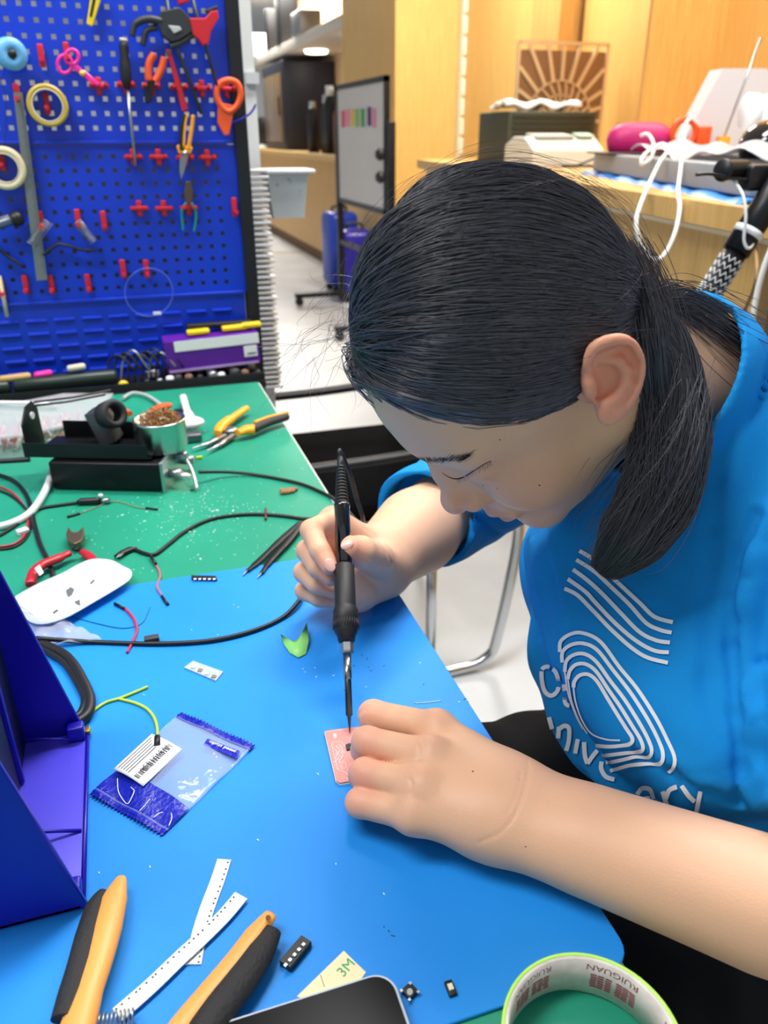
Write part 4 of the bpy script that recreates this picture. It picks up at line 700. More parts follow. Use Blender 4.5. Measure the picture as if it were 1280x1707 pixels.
for px, py in ((505, 1115), (508, 1120), (525, 1113), (527, 1128), (556, 1126), (700, 1105), (390, 1008), (397, 1012), (319, 1050), (363, 1058), (240, 1158), (420, 1620), (165, 1455), (610, 1145), (1065-300, 1170), (820, 1440), (560, 1440), (640, 1490), (530, 1290), (250, 1445), (430, 1400), (175, 1320)):
    m_.box(P(px, py, MZ+.0002), (rz.uniform(.0008, .002), .0006, .0004), rot=Euler((0, 0, rz.uniform(0, 3))).to_matrix())
for px, py in ((603, 1092), (612, 1098), (618, 1118), (614, 1112), (706, 1141), (775, 1165), (640, 1110), (590, 1210-100), (655, 1560), (640, 1545), (648, 1552), (780, 1170), (575, 1150)): m2.box(P(px, py, MZ+.0001), (rz.uniform(.001, .003), .0007, .0002), rot=Euler((0, 0, rz.uniform(0, 3))).to_matrix())
tag(m_.build('mat_specks', mat('pale crumbs', '#cfe6e0', .6)), 'few pale specks scattered over the blue mat', 'debris', kind='stuff'); tag(m2.build('burn_marks', mat('scorch', '#0b4a70', .7)), 'dark scorch flecks on the blue mat beyond the left hand', 'marks', kind='stuff')
wire([(690, 1172), (712, 1171), (736, 1168)], .0003, steel, 'thin_wire', 'hair-thin wire offcut just behind the left hand')
# ---- cables on the left
wire([(-20, 882, .754), (20, 872, .754), (50, 855, .755), (72, 825, .756), (84, 795, .758), (88, 772, .765)], .0044, mat('white sleeve', '#dfe6e4', .4), 'white_hose', 'thick white cable curving up the left side of the green mat', 'cable')
wire([(-20, 786), (20, 800), (42, 822), (52, 848), (56, 870), (66, 905), (80, 935), (88, 960), (85, 975)], .0026, blackm, 'black_lead', 'black twin cable running down behind the red pliers', 'cable')
wire([(-20, 805), (15, 818), (36, 838), (46, 862), (42, 890), (20, 908), (-20, 912)], .0013, mat('red wire', '#b5283a', .4), 'red_wire_loop', 'thin red wire looping at the left edge', 'wire')
wire([(-20, 812), (14, 824), (40, 845), (51, 870), (44, 896), (20, 913), (-20, 916)], .0015, blackm, 'black_wire_loop', 'thin black wire following the red loop at the left edge', 'wire')
wire([(-20, 903), (20, 880), (48, 858), (70, 847), (100, 842), (130, 838)], .0020, blackm, 'dc_cable', 'black cable ending in a barrel plug on the green mat', 'cable')
t = thing('barrel_plug', P(155, 835, TZ), 'black barrel plug with a silver tip below the controller', 'plug'); MB().tube(pz([(128, 838), (135, 836), (160, 835), (167, 835)], TZ+.0045), [.0022, .0042, .0045, .0042], 12).build('body', blackm, t); MB().tube(pz([(167, 835), (183, 834)], TZ+.0045), .0030, 12).build('tip', steel, t)
t = thing('jumper_wire', P(190, 845, TZ), 'grey jumper wire with black ends bent into a V below the plug', 'jumper wire'); wire([(133, 856), (160, 846), (180, 838), (200, 837), (225, 845), (243, 848)], .0008, mat('olive wire', '#7a8466', .5), 'wire', '', parent=t)
for a, b in (((112, 862), (133, 856)), ((243, 847), (263, 849))): MB().tube(pz([a, b], TZ+.0014), .0016, 4).build('connector', blackm, t)
wire([(-20, 770, .775), (20, 768, .775), (50, 766, .775)], .0035, blackm, 'thick_cable', 'thick black cable entering from the left behind the iron stand', 'cable')
t = thing('test_clip', P(212, 923, TZ), 'black cable with a slotted plug crossing the green mat to the right hand', 'cable'); wire([(223, 915), (240, 922), (258, 924), (280, 908), (310, 885), (350, 866), (400, 858), (450, 858), (500, 864), (525, 872), (520, 930), (505, 985), (497, 1003, .758), (470, 1030), (420, 1052), (350, 1068), (260, 1073), (150, 1070), (60, 1064, .762)], .0021, blackm, 'cord', '', parent=t)
MB().tube(pz([(193, 928), (205, 921), (218, 915), (228, 914)], TZ+.003), [.0030, .0042, .0040, .0022], 10, flat=.6).build('plug', blackm, t)
for dx in (0, 5): MB().tube(pz([(194+dx, 930-dx*.3), (203+dx, 922-dx*.3)], TZ+.0046), .0007, 6).build('contact', steel, t)
wire([(443, 848, .7515), (443, 856, .7515), (443, 866, .7515)], .0016, mat('dark red tie', '#6a2a30', .5), 'cable_tie', 'small dark red tie around the black cable', 'tie')
t = thing('jumper_wire', P(268, 970, MZ), 'pinkish jumper wire with black tips hanging from the black cable onto the blue mat', 'jumper wire'); wire([(252, 930, .7515), (262, 945, .7515), (267, 960, .7515), (262, 978, .7535), (270, 993, .7535)], .0012, mat('dusty pink wire', '#b06a78', .5), 'wire', '', parent=t)
for a, b in (((250, 925), (260, 940)), ((270, 994), (280, 1008))): MB().tube(pz([a, b], MZ+.0014), .0016, 4).build('connector', blackm, t)
t = thing('jumper_wire', P(218, 1045, MZ), 'curved red jumper wire with a black end on the blue mat', 'jumper wire'); wire([(208, 1014), (222, 1030), (228, 1050), (220, 1072), (212, 1088)], .0013, mat('crimson wire', '#c22a4a', .4), 'wire', '', parent=t); MB().tube(pz([(191, 1006), (209, 1015)], MZ+.0015), .0018, 4).build('connector', blackm, t)
wire([(120, 1028), (165, 1040), (205, 1047), (235, 1040), (246, 1022), (250, 1012)], .0005, mat('blue enamel', '#0b6a9a', .3), 'blue_thin_wire', 'hair-thin blue wire curling round the red jumper')
tag(MB().box(P(253, 1066, MZ+.003), (.0125, .0065, .006), bev=.0006).build('black_component', mat('grey black plastic', '#3a3a40', .5)), 'small black rectangular component behind the black cable', 'component')
t = thing('led_strip', P(340, 966, MZ), 'short black strip of tiny white parts at the edge of the blue mat', 'component strip'); slab([(319, 962), (360, 963), (362, 969), (320, 968)], MZ, .0022, 'strip', blackm, t)
for i in range(5): MB().box(P(325+i*8, 965.5, MZ+.0026), (.0026, .0022, .0008)).build('cell', whitep, t)
t = thing('component_tape', P(340, 1118, MZ), 'short clear carrier tape with four silver parts on the blue mat', 'component strip'); slab([(307, 1114), (322, 1103), (372, 1121), (360, 1136)], MZ+.0003, .0010, 'tape', mat('clear carrier', '#c9d6e2', .2, alpha=.7), t)
for i in range(4): MB().box(P(322+i*11.5, 1112+i*5.2, MZ+.0018), (.0034, .0032, .0012), rot=Euler((0, 0, -.5)).to_matrix()).build('part', [whitep, mat('gold part', '#b8a88a', .3, metal=.6)][i % 2], t)
# green tape scrap
t0 = MB(); gp = [(468, 1064), (480, 1071), (495, 1069), (507, 1062), (512, 1051), (515, 1075), (510, 1092), (497, 1098), (483, 1090), (474, 1077)]; q = pz(gp, MZ); c_ = np.mean(q, 0); nn = len(q)
vs = [a+V(0, 0, .0012+.007*max(0, (1-abs(i-4)/2))+.003*max(0, 1-i)) for i, a in enumerate(q)]+[c_+V(0, 0, .0008)]; t0.add(vs, [(i, (i+1) % nn, nn) for i in range(nn)], 0, True); tag(t0.build('green_tape_scrap', mat('light green tape', '#8fe07c', .45), solid=.0004), 'curled light green tape scrap left of the iron', 'tape')
# ---- red pliers, paper card, zip bag
t = thing('diagonal_cutters', P(105, 935, TZ), 'open cutters with red handles lying behind the white card', 'pliers'); rdh = mat('red grip', '#b3202e', .35)
MB().tube(spline(pz([(116, 922), (95, 932), (70, 942), (56, 955), (50, 975)], TZ+.009), 5), [.0042]*4+[.0056]*12+[.0052]*4+[.004], 14, flat=.8).build('handle', rdh, t); MB().tube(spline(pz([(137, 920), (148, 927), (157, 936), (162, 945)], TZ+.0065), 5), [.0042]*3+[.0050]*13, 14, flat=.8).build('handle', rdh, t)
h = MB(); h.prism([a[:2] for a in pz([(116, 918), (113, 905), (117, 893), (123, 902), (127, 903), (133, 902), (142, 893), (143, 908), (138, 918), (127, 923)], TZ)], TZ+.004, TZ+.012); h.build('jaws', mat('oxidised steel', '#7a6a55', .4, metal=.8), t, bev=.001); MB().sphere(P(126, 915, TZ+.012), .0035, 8, sc=(1, 1, .5)).build('rivet', mat('dark rivet', '#1a1a1c', .4, metal=.6), t)
slab([(58, 948), (66, 942), (73, 955), (66, 960)], TZ+.0165, .0005, 'sticker', whitep, t)
cd_ = [(20, 1000), (60, 975), (105, 955), (132, 940), (156, 932), (185, 934), (205, 944), (219, 952), (217, 965), (200, 978), (160, 1002), (105, 1032), (60, 1040), (30, 1020)]
t = thing('white_card', P(120, 985, MZ), 'white rounded paper card with grey smudges at the edge of the mats', 'card'); cd_ = [tuple(a_) for a_ in spline(np.array(cd_, float), 4, True)]; q = pz(cd_, MZ+.009); mm = MB(); n_ = len(q); c_ = np.mean(q, 0); mm.add([a+V(0, 0, 0) for a in q]+[c_]+[a*.5+c_*.5 for a in q], [(i, (i+1) % n_, n_+1+(i+1) % n_, n_+1+i) for i in range(n_)]+[(n_+1+i, n_+1+(i+1) % n_, n_) for i in range(n_)], 0, True); mm.build('card', mat('white card', '#d3dcdf', .5), t, solid=.0008)
for L in ([(110, 985), (118, 979), (124, 983), (120, 992), (114, 996), (111, 990)], [(124, 1004), (133, 1000), (134, 1010), (128, 1008)], [(150, 972), (157, 966), (158, 969), (151, 975)], [(88, 1021), (96, 1016), (97, 1019), (90, 1024)]): MB().prism([a[:2] for a in pz(L, MZ+.0092)], MZ+.0088, MZ+.0098).build('smudge', mat('grey smudge', '#5b6468', .7), t)
t = thing('zip_bag', P(110, 1055, MZ), 'crumpled clear zip bag sticking out behind the dark blue bin', 'bag'); ZQ = [P(40, 1015, MZ), P(95, 1028, MZ), P(172, 1072, MZ), P(60, 1085, MZ)]
mm = MB(); mm.grid(lambda u, v: (ZQ[0]*(1-u)+ZQ[1]*u)*(1-v)+(ZQ[3]*(1-u)+ZQ[2]*u)*v+V(0, 0, .003+.0025*math.sin(u*9+v*13)*math.sin(v*7-u*5)+.005*math.sin(3.1*u)*math.sin(3.1*v)), 34, 26); mm.build('film', mat('bag film', '#d5dce8', .12, alpha=.30, bump=(90, .8)), t, solid=.0006)
wire([(-5, 1004, .775), (25, 1008, .772), (45, 1016, .766), (65, 1030, .760), (100, 1040, .7555)], .0005, whitep, 'white_thread', 'thin white thread running over the zip bag', 'thread')
wire([(60, 1070, .757), (85, 1080, .757), (115, 1098, .757), (138, 1135, .757), (150, 1165, .757), (146, 1190, .757), (128, 1205, .757)], .0042, blackm, 'black_power_cable', 'thick black double cable bending behind the bin', 'cable'); wire([(58, 1076, .756), (82, 1088, .756), (108, 1106, .756), (130, 1140, .756), (141, 1165, .756), (136, 1186, .756), (126, 1196, .756)], .0030, blackm, 'black_power_cable', 'thinner black cable on the inside of the thick bend behind the bin', 'cable')
# yellow wires
t = thing('yellow_wire', P(190, 1180, MZ), 'forked yellow-green wire with a black end touching the plastic bag', 'wire'); yl = mat('yellow green wire', '#b6d238', .4)
wire([(138, 1208), (150, 1190), (175, 1172), (200, 1164), (225, 1154), (246, 1145)], .0012, yl, 'wire', '', parent=t); wire([(198, 1165), (225, 1172), (245, 1182), (257, 1197), (262, 1215), (262, 1230, .760)], .0012, yl, 'wire', '', parent=t); MB().tube([P(262, 1228, .760), P(262, 1243, .760)], .0022, 8).build('connector', blackm, t)
tag(MB().box(P(146, 1220, .757), (.004, .006, .006), bev=.0006).build('brass_connector', mat('brass', '#c9a24a', .3, metal=.9)), 'tiny brass connector at the top corner of the blue bin', 'connector')
# ---- the plastic component bag
c7 = lambda x, y: (140+x/4.267, 1170+y/4.267)
BQ = [P(*c7(45, 670), MZ), P(*c7(560, 960), MZ), P(*c7(1215, 325), MZ), P(*c7(690, 85), MZ)]
def BG(u, v, h=0.0): q = (BQ[0]*(1-u)+BQ[1]*u)*(1-v)+(BQ[3]*(1-u)+BQ[2]*u)*v; return q+V(0, 0, .0012+.0045*math.sin(math.pi*min(max(u, 0), 1))*math.sin(math.pi*min(max((v-.06)/.88, 0), 1))+.0006*math.sin(u*11+v*17)+h)
t = thing('component_bag', P(285, 1295, MZ), 'clear plastic component bag with dark blue ends and a white barcode label', 'plastic bag')
filmm = mat('clear bag film', '#cfe0ff', .08, spec=.8, alpha=.22, bump=(60, .9)); royal = mat('royal blue print', '#0a1fb0', .28, bump=(250, .5))
MB().grid(lambda u, v: BG(u, .04+.92*v, .0003), 36, 44).build('film', filmm, t, solid=.0005)
def zig(v0, v1, nm, zz_=0.0006):
    m_ = MB(); n = 46; m_.grid(lambda u, v: BG(u, v0+(v1-v0)*v+(.010*(1 if int(u*n*.999) % 2 else -1) if (v == 0 and v0 < .5) or (v == 1 and v0 > .5) else 0), zz_+.0005*math.sin(v*40)), n, 9); return m_.build(nm, royal, t, solid=.0004)
zig(0, .075, 'lower_crimp'); zig(.935, 1.0, 'upper_crimp')
MB().grid(lambda u, v: BG(u, .07+(.19 + .02*math.sin(u*3.1))*v, .0009), 20, 12).build('blue_band', royal, t)
ct = mat('white print', '#f2f5fa', .5)
LQ = [P(*c7(220, 525), MZ), P(*c7(430, 650), MZ), P(*c7(705, 385), MZ), P(*c7(490, 275), MZ)]
def LG(u, v, h=0.0): q = (LQ[0]*(1-u)+LQ[1]*u)*(1-v)+(LQ[3]*(1-u)+LQ[2]*u)*v; return q+V(0, 0, .0062+.0012*math.sin(math.pi*u)+h)
MB().grid(lambda u, v: LG(u, v), 10, 10).build('label_card', ct, t, solid=.0003); m_ = MB(); rz = np.random.default_rng(2)
x = .06
while x < .94:
    w_ = rz.choice([.006, .012, .02])
    m_.add([LG(.62, x, .0004), LG(.78, x, .0004), LG(.78, x+w_, .0004), LG(.62, x+w_, .0004)], [(0, 1, 2, 3)])
    x += w_+rz.choice([.01, .016, .03])
for k, L in enumerate((.86, .80, .74, .88, .70)): m_.add([LG(.08+k*.085, .06, .0004), LG(.08+k*.085+.022, .06, .0004), LG(.08+k*.085+.022, .06+L, .0004), LG(.08+k*.085, .06+L, .0004)], [(0, 1, 2, 3)])
eu = unit(LQ[0]-LQ[3]); ev = unit(LQ[0]-LQ[1]); textmesh(m_, '113991054', .0062, LG(.60, .90, .0016), eu, -np.cross(eu, V(0, 0, 1)) if False else unit(np.cross(V(0, 0, 1), eu))); m_.build('label_print', mat('label ink', '#1b1d24', .6), t)
TQ = [P(*c7(850, 315), .7555), P(*c7(1085, 410), .7555), P(*c7(1110, 360), .7555), P(*c7(880, 270), .7555)]
MB().add([a+V(0, 0, .0012) for a in TQ], [(0, 1, 2, 3)]).build('brand_tag', royal, t, solid=.0003); eu = unit(TQ[0]-TQ[1]); en = unit(np.cross(V(0, 0, 1), eu)); m_ = MB(); textmesh(m_, 'seeed studio', .0046, TQ[2]+V(0, 0, .0022)+eu*.0015+en*.0014, eu, en); m_.build('brand_print', ct, t)
wh = MB()
for L in ([(240, 555), (245, 640), (275, 700), (312, 735), (345, 680), (360, 640)], [(360, 640), (335, 615)], [(500, 830), (530, 805), (565, 795)], [(605, 890), (625, 840), (622, 800)], [(470, 700), (430, 750), (395, 785)]): wh.tube(spline([P(*c7(*a), .757)+V(0, 0, .0012) for a in L], 5), .0003, 5)
wh.build('white_lines', ct, t)  # thin white lines over the bag
# ---- blue bin on the left
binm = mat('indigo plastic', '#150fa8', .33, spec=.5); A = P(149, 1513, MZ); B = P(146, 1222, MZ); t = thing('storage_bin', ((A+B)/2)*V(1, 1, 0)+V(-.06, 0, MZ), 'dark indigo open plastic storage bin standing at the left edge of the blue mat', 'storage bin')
sl = 1/math.tan(math.radians(78)); H_ = .20
def wall(y, x0, th): m_ = MB(); m_.prism([(x0, 0), (x0-.16, 0), (x0-.16, H_), (x0-H_*sl, H_)], -th/2, th/2, (V(0, y, MZ+.0004), V(1, 0, 0), V(0, 0, 1), V(0, -1, 0))); return m_.build('side_wall', binm, t, bev=.0008)
wall(A[1]+.0015, A[0], .003); wall(B[1]-.0015, B[0], .003); xm = (A[0]+B[0])/2; ym = (A[1]+B[1])/2; wy = B[1]-A[1]
MB().box((xm-.081, ym, MZ+.0022), (.158, wy, .0035), bev=.0008).build('floor_plate', mat('indigo plastic painted lit', '#4f49e2', .35), t); MB().box((xm-.045, ym, MZ+.10), (.004, wy-.006, .19)).build('dark_inner_sheet', mat('painted cavity shade', '#0a0a30', .5), t)  # floor painted lighter as lit from above; dark sheet stands for cavity shade
for yy_ in (A[1]+.055, B[1]-.012): MB().tube([(xm-.048, yy_, MZ+.018), (xm-.003, yy_, MZ+.0045)], .0012, 6).build('rib', binm, t)
MB().box((xm-.006, A[1]+.008, MZ+.008), (.010, .012, .010), bev=.002).build('corner_block', binm, t); MB().box((xm-.008, B[1]-.008, MZ+.010), (.012, .010, .012), bev=.002).build('corner_block', binm, t)
MB().tube([(xm-.001, A[1]+.002, MZ+.004), (xm-.001, B[1]-.002, MZ+.004)], .0015, 8).build('front_lip', binm, t)
for yy_ in (A[1]+.04, A[1]+.11): MB().box((xm-.044, yy_, MZ+.05), (.008, .004, .09), bev=.001).build('partition', binm, t)
# ---- big pliers at the bottom
t = thing('crimping_pliers', P(250, 1690, MZ), 'large open pliers with peach and black handles at the bottom edge', 'pliers'); pea = mat('peach plastic', '#f0a452', .42); hz = MZ+.010
def band(L, rs, nm, m, z=hz, flat=.62): pts = spline(pz(L, z), 6); return MB().tube(pts, np.interp(np.linspace(0, 1, len(pts)), np.linspace(0, 1, len(rs)), rs), 16, flat=flat, up=(0, 0, 1)).build(nm, m, t)
band([(203, 1462), (190, 1500), (178, 1550), (165, 1600), (148, 1650), (130, 1710), (118, 1750)], [.0025, .0075, .0082, .0076, .0076, .0088, .010], 'handle', pea)
band([(172, 1484), (160, 1512), (147, 1560), (134, 1610), (120, 1660), (108, 1700)], [.0022, .0062, .0072, .0072, .0075, .0070], 'grip', mat('soft black grip', '#1d1d20', .7, bump=(500, .4)))
band([(452, 1524), (425, 1560), (385, 1612), (340, 1665), (300, 1715), (280, 1750)], [.0035, .0062, .0062, .0062, .0065, .007], 'handle', pea)
band([(452, 1550), (430, 1590), (400, 1635), (365, 1680), (335, 1725)], [.0060, .0088, .0095, .0095, .0095], 'grip', mat('soft black grip', '#1d1d20', .7, bump=(500, .4)), hz-.001)
MB().cyl(P(447, 1530, hz+.004), P(447, 1530, hz+.0055), .0015, n=12).build('rivet', mat('brown rivet', '#8a5a2a', .5), t)
sp_ = []; a, b = P(162, 1704, MZ+.006), P(225, 1694, MZ+.006); ax_ = unit(b-a); e1 = unit(np.cross(ax_, (0, 0, 1))); e2 = np.cross(ax_, e1); Ls = np.linalg.norm(b-a)
MB().tube([a+ax_*Ls*i/110+.0035*(e1*math.cos(i*math.pi/6)+e2*math.sin(i*math.pi/6)) for i in range(111)], .0005, 6).build('spring', steel, t)
# ---- paper carrier tapes
def ctape(L, w, z, lb, n, side, nm='carrier_tape'):
    c = spline(pz(L, z), 10); T = np.gradient(c, axis=0); T /= np.linalg.norm(T, axis=1)[:, None]; N = np.stack([-T[:, 1], T[:, 0], T[:, 0]*0], 1); t = thing(nm, c[len(c)//2], lb, 'component tape', 'paper carrier tapes')
    k = len(c); m_ = MB(); m_.add(list(c+N*w/2)+list(c-N*w/2), [(i, i+1, k+i+1, k+i) for i in range(k-1)]); m_.build('tape', mat('paper tape', '#e8ecea', .6), t, solid=.0007)
    hl = MB(); wn = MB(); cum = np.r_[0, np.cumsum(np.linalg.norm(np.diff(c, axis=0), axis=1))]
    for s in np.linspace(cum[-1]*.03, cum[-1]*.97, n):
        i = min(np.searchsorted(cum, s), k-1); p_ = c[i]; rot = np.stack([T[i], N[i], V(0, 0, 1)], 1)
        hl.cyl(p_+N[i]*w*.32*side+V(0, 0, .0003), p_+N[i]*w*.32*side+V(0, 0, .00045), .00062, n=10); wn.box(p_-N[i]*w*.14*side+V(0, 0, .0004), (.0021, .0030, .0003), rot=rot)
    hl.build('sprocket_hole', mat('dark hole', '#3b4148', .8), t); wn.build('pocket', mat('paper pocket', '#d4d8d4', .5), t)
ctape([(374, 1433), (362, 1470), (347, 1510), (333, 1555), (322, 1608)], .0085, MZ+.0006, 'narrow white component tape lying underneath the longer one', 17, 1)
ctape([(402, 1493), (375, 1525), (340, 1560), (300, 1597), (250, 1645), (196, 1692)], .0090, MZ+.0026, 'longer white component tape curving over the short one', 24, -1)
# ---- pin strip, sockets, paper square, phone, tape roll
t = thing('pin_header', P(492, 1595, MZ), 'black two-row socket strip beside the black-gripped handle', 'connector'); c_ = [(503, 1567), (520, 1578), (485, 1622), (466, 1610)]; slab(c_, MZ, .0045, 'body', blackm, t, .0004); m_ = MB()
for i in range(5): q = P(506-i*7.5, 1575+i*8.6, MZ+.0048); m_.box(q, (.0017, .0017, .0012), rot=Euler((0, 0, .6)).to_matrix()); 
m_.build('contact', steel, t)
for nm, px, py, lb in (('tiny_switch', 683, 1653, 'tiny black square switch with four silver corners near the phone'), ('tiny_sensor', 751, 1648, 'tiny black component with a cream top right of the black switch')):
    t = thing(nm, P(px, py, MZ), lb, 'component')
    if nm == 'tiny_switch':
        R_ = Euler((0, 0, .4)).to_matrix(); MB().box(P(px, py, MZ+.0015), (.0062, .0062, .003), rot=R_, bev=.0003).build('body', blackm, t)
        for a in (-1, 1):
            for b in (-1, 1): MB().box(P(px, py, MZ+.0026)+np.array(R_@Vector((a*.0030, b*.0030, 0))), (.0014, .0014, .0010), rot=R_).build('pad', steel, t)
        MB().cyl(P(px, py, MZ+.003), P(px, py, MZ+.0038), .0015, n=14).build('button', mat('grey plastic', '#b9bcbd', .45), t)
    else: MB().box(P(px, py, MZ+.0012), (.0042, .0078, .0024), bev=.0003).build('body', blackm, t); MB().box(P(px, py-3, MZ+.0027), (.0026, .0034, .0008)).build('window', mat('cream', '#e9e2c0', .4), t)
t = thing('adhesive_pad', P(545, 1625, MZ), 'cream square adhesive pad with green lettering under the phone', 'adhesive pad'); q = pz([(573, 1586), (610, 1622), (560, 1690), (495, 1662)], MZ); MB().prism([a[:2] for a in q], MZ, MZ+.0006).build('pad', mat('cream liner', '#e9e0b4', .6), t); gi = mat('green ink', '#3da26a', .6); m_ = MB(); eu = unit(P(576, 1612, MZ)-P(560, 1630, MZ)); ew = unit(np.cross(V(0, 0, 1), eu))
textmesh(m_, '3M', .0080, P(572, 1630, MZ+.0008), eu, ew); textmesh(m_, '3M', .0080, P(582, 1609, MZ+.0008), eu, ew) if False else None; m_.build('lettering', gi, t); MB().tube(pz([(534, 1625), (541, 1645)], MZ+.0008), .00015, 4).build('cut_line', mat('brown line', '#7a6a4a', .6), t)
Cn = P(652, 1612, .763); e1 = unit(P(360, 1704, .763)-Cn); e2 = V(-e1[1], e1[0], 0); e2 = e2 if e2[1] < 0 else -e2
def rrect(L, Wd, r, n=8):
    o = []
    for cx_, cy_, a0 in ((L-r, Wd-r, 0), (r, Wd-r, 90), (r, r, 180), (L-r, r, 270)): o += [(cx_+r*math.cos(math.radians(a0+90*i/n)), cy_+r*math.sin(math.radians(a0+90*i/n))) for i in range(n+1)]
    return o
t = thing('smartphone', Cn*V(1, 1, 0)+V(0, 0, MZ), 'black-screened smartphone in a clear case, cut off by the bottom edge', 'phone'); fr = (V(Cn[0], Cn[1], 0), e1, e2, V(0, 0, 1))
MB().prism(rrect(.160, .078, .012), MZ+.0008, .7628, fr).build('case', mat('clear case', '#c6d0e0', .15, spec=.7), t, bev=.002); MB().prism([(a+.002, b+.002) for a, b in rrect(.156, .074, .0105)], .7620, .7632, fr).build('screen', mat('phone glass', '#020306', .25, spec=.08), t)
Rt = .0415; hb = cf*V(1, 1, 0); hb = unit(hb); Tb = P(955, 1589, .7765); Tc = Tb-hb*Rt; Tc[2] = TZ
t = thing('tape_roll', Tc, 'roll of lime green tape standing on its side at the table corner', 'tape'); w0 = MZ-TZ+.0002; tp = w0+.0245
MB().lathe([(Rt-.0016, w0), (Rt, w0), (Rt, tp), (Rt-.0016, tp)], Tc, (0, 0, 1), 72, close=True).build('tape', mat('lime tape', '#b6ef5a', .4), t); MB().lathe([(Rt-.0034, w0+.0003), (Rt-.0016, w0), (Rt-.0016, tp-.0002), (Rt-.0034, tp-.0004)], Tc, (0, 0, 1), 72, close=True).build('core', mat('cardboard core', '#d8d2cc', .7, noise=('#c9c0ba', 120, .4, .7)), t)
m_ = MB(); rin = Rt-.0035
def bent(v, f, ang0, z0, s=-1): m_.add([Tc+V(rin*math.cos(ang0+s*x/rin), rin*math.sin(ang0+s*x/rin), z0+y) for x, y in v], f)
v, f = fontpath('RUIGUAN', .0060); a_b = math.atan2(hb[1], hb[0]); v = [(-x, -y) for x, y in v]
rnd = np.random.default_rng(3)
for a_ in (a_b-.55, a_b+.62, a_b-1.7):
    m_ = MB(); bent([(x+.012, y) for x, y in v], f, a_, w0+.0215)
    for k in range(2):
        x0 = -.012+k*.0125
        for j in range(6):
            z0 = w0+.0135-j*.0017; n = 8
            for i in range(3): xs_ = x0+i*.0036+rnd.uniform(0, .0006); wv = [(xs_+(q_/4)*.0031, 0) for q_ in range(5)]; bent([(x, 0) for x, _ in wv]+[(x, .0011) for x, _ in wv], [(q_, q_+1, q_+6, q_+5) for q_ in range(4)], a_, z0)
    m_.build('core_print', mat('dark red ink', '#9a1c3a', .6), t)
# ---- her trousers
# ================================================================ the person
HO = V(.238, .429, 1.033)
_f = unit(V(-.644, .101, -.758)); _l = V(.009, -.991, -.139); _l = unit(_l-_l@_f*_f); _u = np.cross(_f, _l)
HM = np.stack([_f, _l, _u])                      # rows: forward, left, up
def hw(x, y, z): return HO+x*_f+y*_l+z*_u
# ---- ear plane
EN = unit(.10*cr-.42*cu-.90*cf); EO = D(1020, 632, .406)
def E(px, py, off=0.0):
    d = cf+cr*(px-640)/FPX+cu*(853.5-py)/FPX; t = ((EO-CAM)@EN)/(d@EN); return CAM+t*d+EN*off
EX = unit(cr-(cr@EN)*EN); EY = np.cross(EN, EX)
def E2(px, py): q = E(px, py)-EO; return (q@EX, q@EY)
EAROUT = [(968, 624), (974, 603), (983, 578), (1003, 563), (1030, 558), (1052, 567), (1066, 586), (1072, 610), (1069, 636), (1061, 661), (1047, 681), (1030, 699), (1014, 707), (1004, 706), (996, 692), (980, 665)]
EARPOLY = spline(np.array([E2(*p) for p in EAROUT]), 3, True)
def poly2(q, P2):
    d = np.full(len(q), 9.); ins = np.zeros(len(q), bool); n = len(P2)
    for i in range(n):
        a = P2[i]; b = P2[(i+1) % n]; e = b-a; w = q-a; t = np.clip(w@e/(e@e), 0, 1); d = np.minimum(d, np.linalg.norm(w-t[:, None]*e, axis=1))
        c = (a[1] > q[:, 1]) != (b[1] > q[:, 1]); ins ^= c & (q[:, 0] < (b[0]-a[0])*(q[:, 1]-a[1])/(b[1]-a[1]+1e-12)+a[0])
    return np.where(ins, -d, d)
def ear_sdf(p):
    r = p-EO; q = np.stack([r@EX, r@EY], 1); z = r@EN
    d2 = poly2(q, EARPOLY)
    plate = smax(d2+.0012, np.abs(z+.0026)-.0028, .003)
    hp = spline([E(*a) for a in [(990, 628, -.003), (980, 612, 0), (980, 597, .001), (988, 579, .0015), (1006, 568, .002), (1030, 564, .0022), (1049, 572, .002), (1061, 590, .002), (1066, 612, .0018), (1063, 636, .0016), (1055, 659, .001), (1042, 680, .0004), (1026, 694, 0)]], 4)
    hel = polycone(p, hp, np.interp(np.linspace(0, 12, len(hp)), range(13), [.0014, .0022, .0027, .003, .0031, .003, .0028, .0026, .0024, .0022, .0022, .0022, .002]), 0)
    d = smin(plate, hel, .003)
    carve = smin(s_ell(p, E(1012, 632, .002), (.0085, .0105, .0070), np.stack([EX, EY, EN])), s_ell(p, E(1000, 655, 0), (.005, .005, .006), np.stack([EX, EY, EN])), .004)
    d = smax(d, -carve, .0035)
    tri = s_cone(p, E(994, 605, .0026), E(1038, 588, .0024), .0024, .0040); d = smax(d, -tri, .003)
    scapha = polycone(p, [E(1038, 588, .003), E(1050, 606, .003), E(1049, 634, .003), E(1038, 658, .003)], [.0030, .0030, .0028, .002]); d = smax(d, -scapha, .003)
    anti = polycone(p, [E(1004, 600, -.001), E(1030, 602, -.0005), E(1044, 618, 0), (E(1042, 640, 0)), E(1028, 662, 0), E(1010, 672, 0)], [.0014, .0022, .0026, .0026, .0026, .0026], .002)
    d = smin(d, anti, .004)
    back = s_ell(p, E(1008, 630, -.0115), (.0155, .0175, .0070), np.stack([EX, EY, EN])); d = smin(d, back, .004)
    trag = s_cone(p, E(984, 640, -.001), E(986, 655, -.001), .0032, .003); d = smin(d, trag, .005)
    lobe = s_ell(p, E(1016, 689, -.0005), (.0062, .0066, .0038), np.stack([EX, EY, EN])); d = smin(d, lobe, .004)
    return d
EYEC = (.0742, .031, -.002)
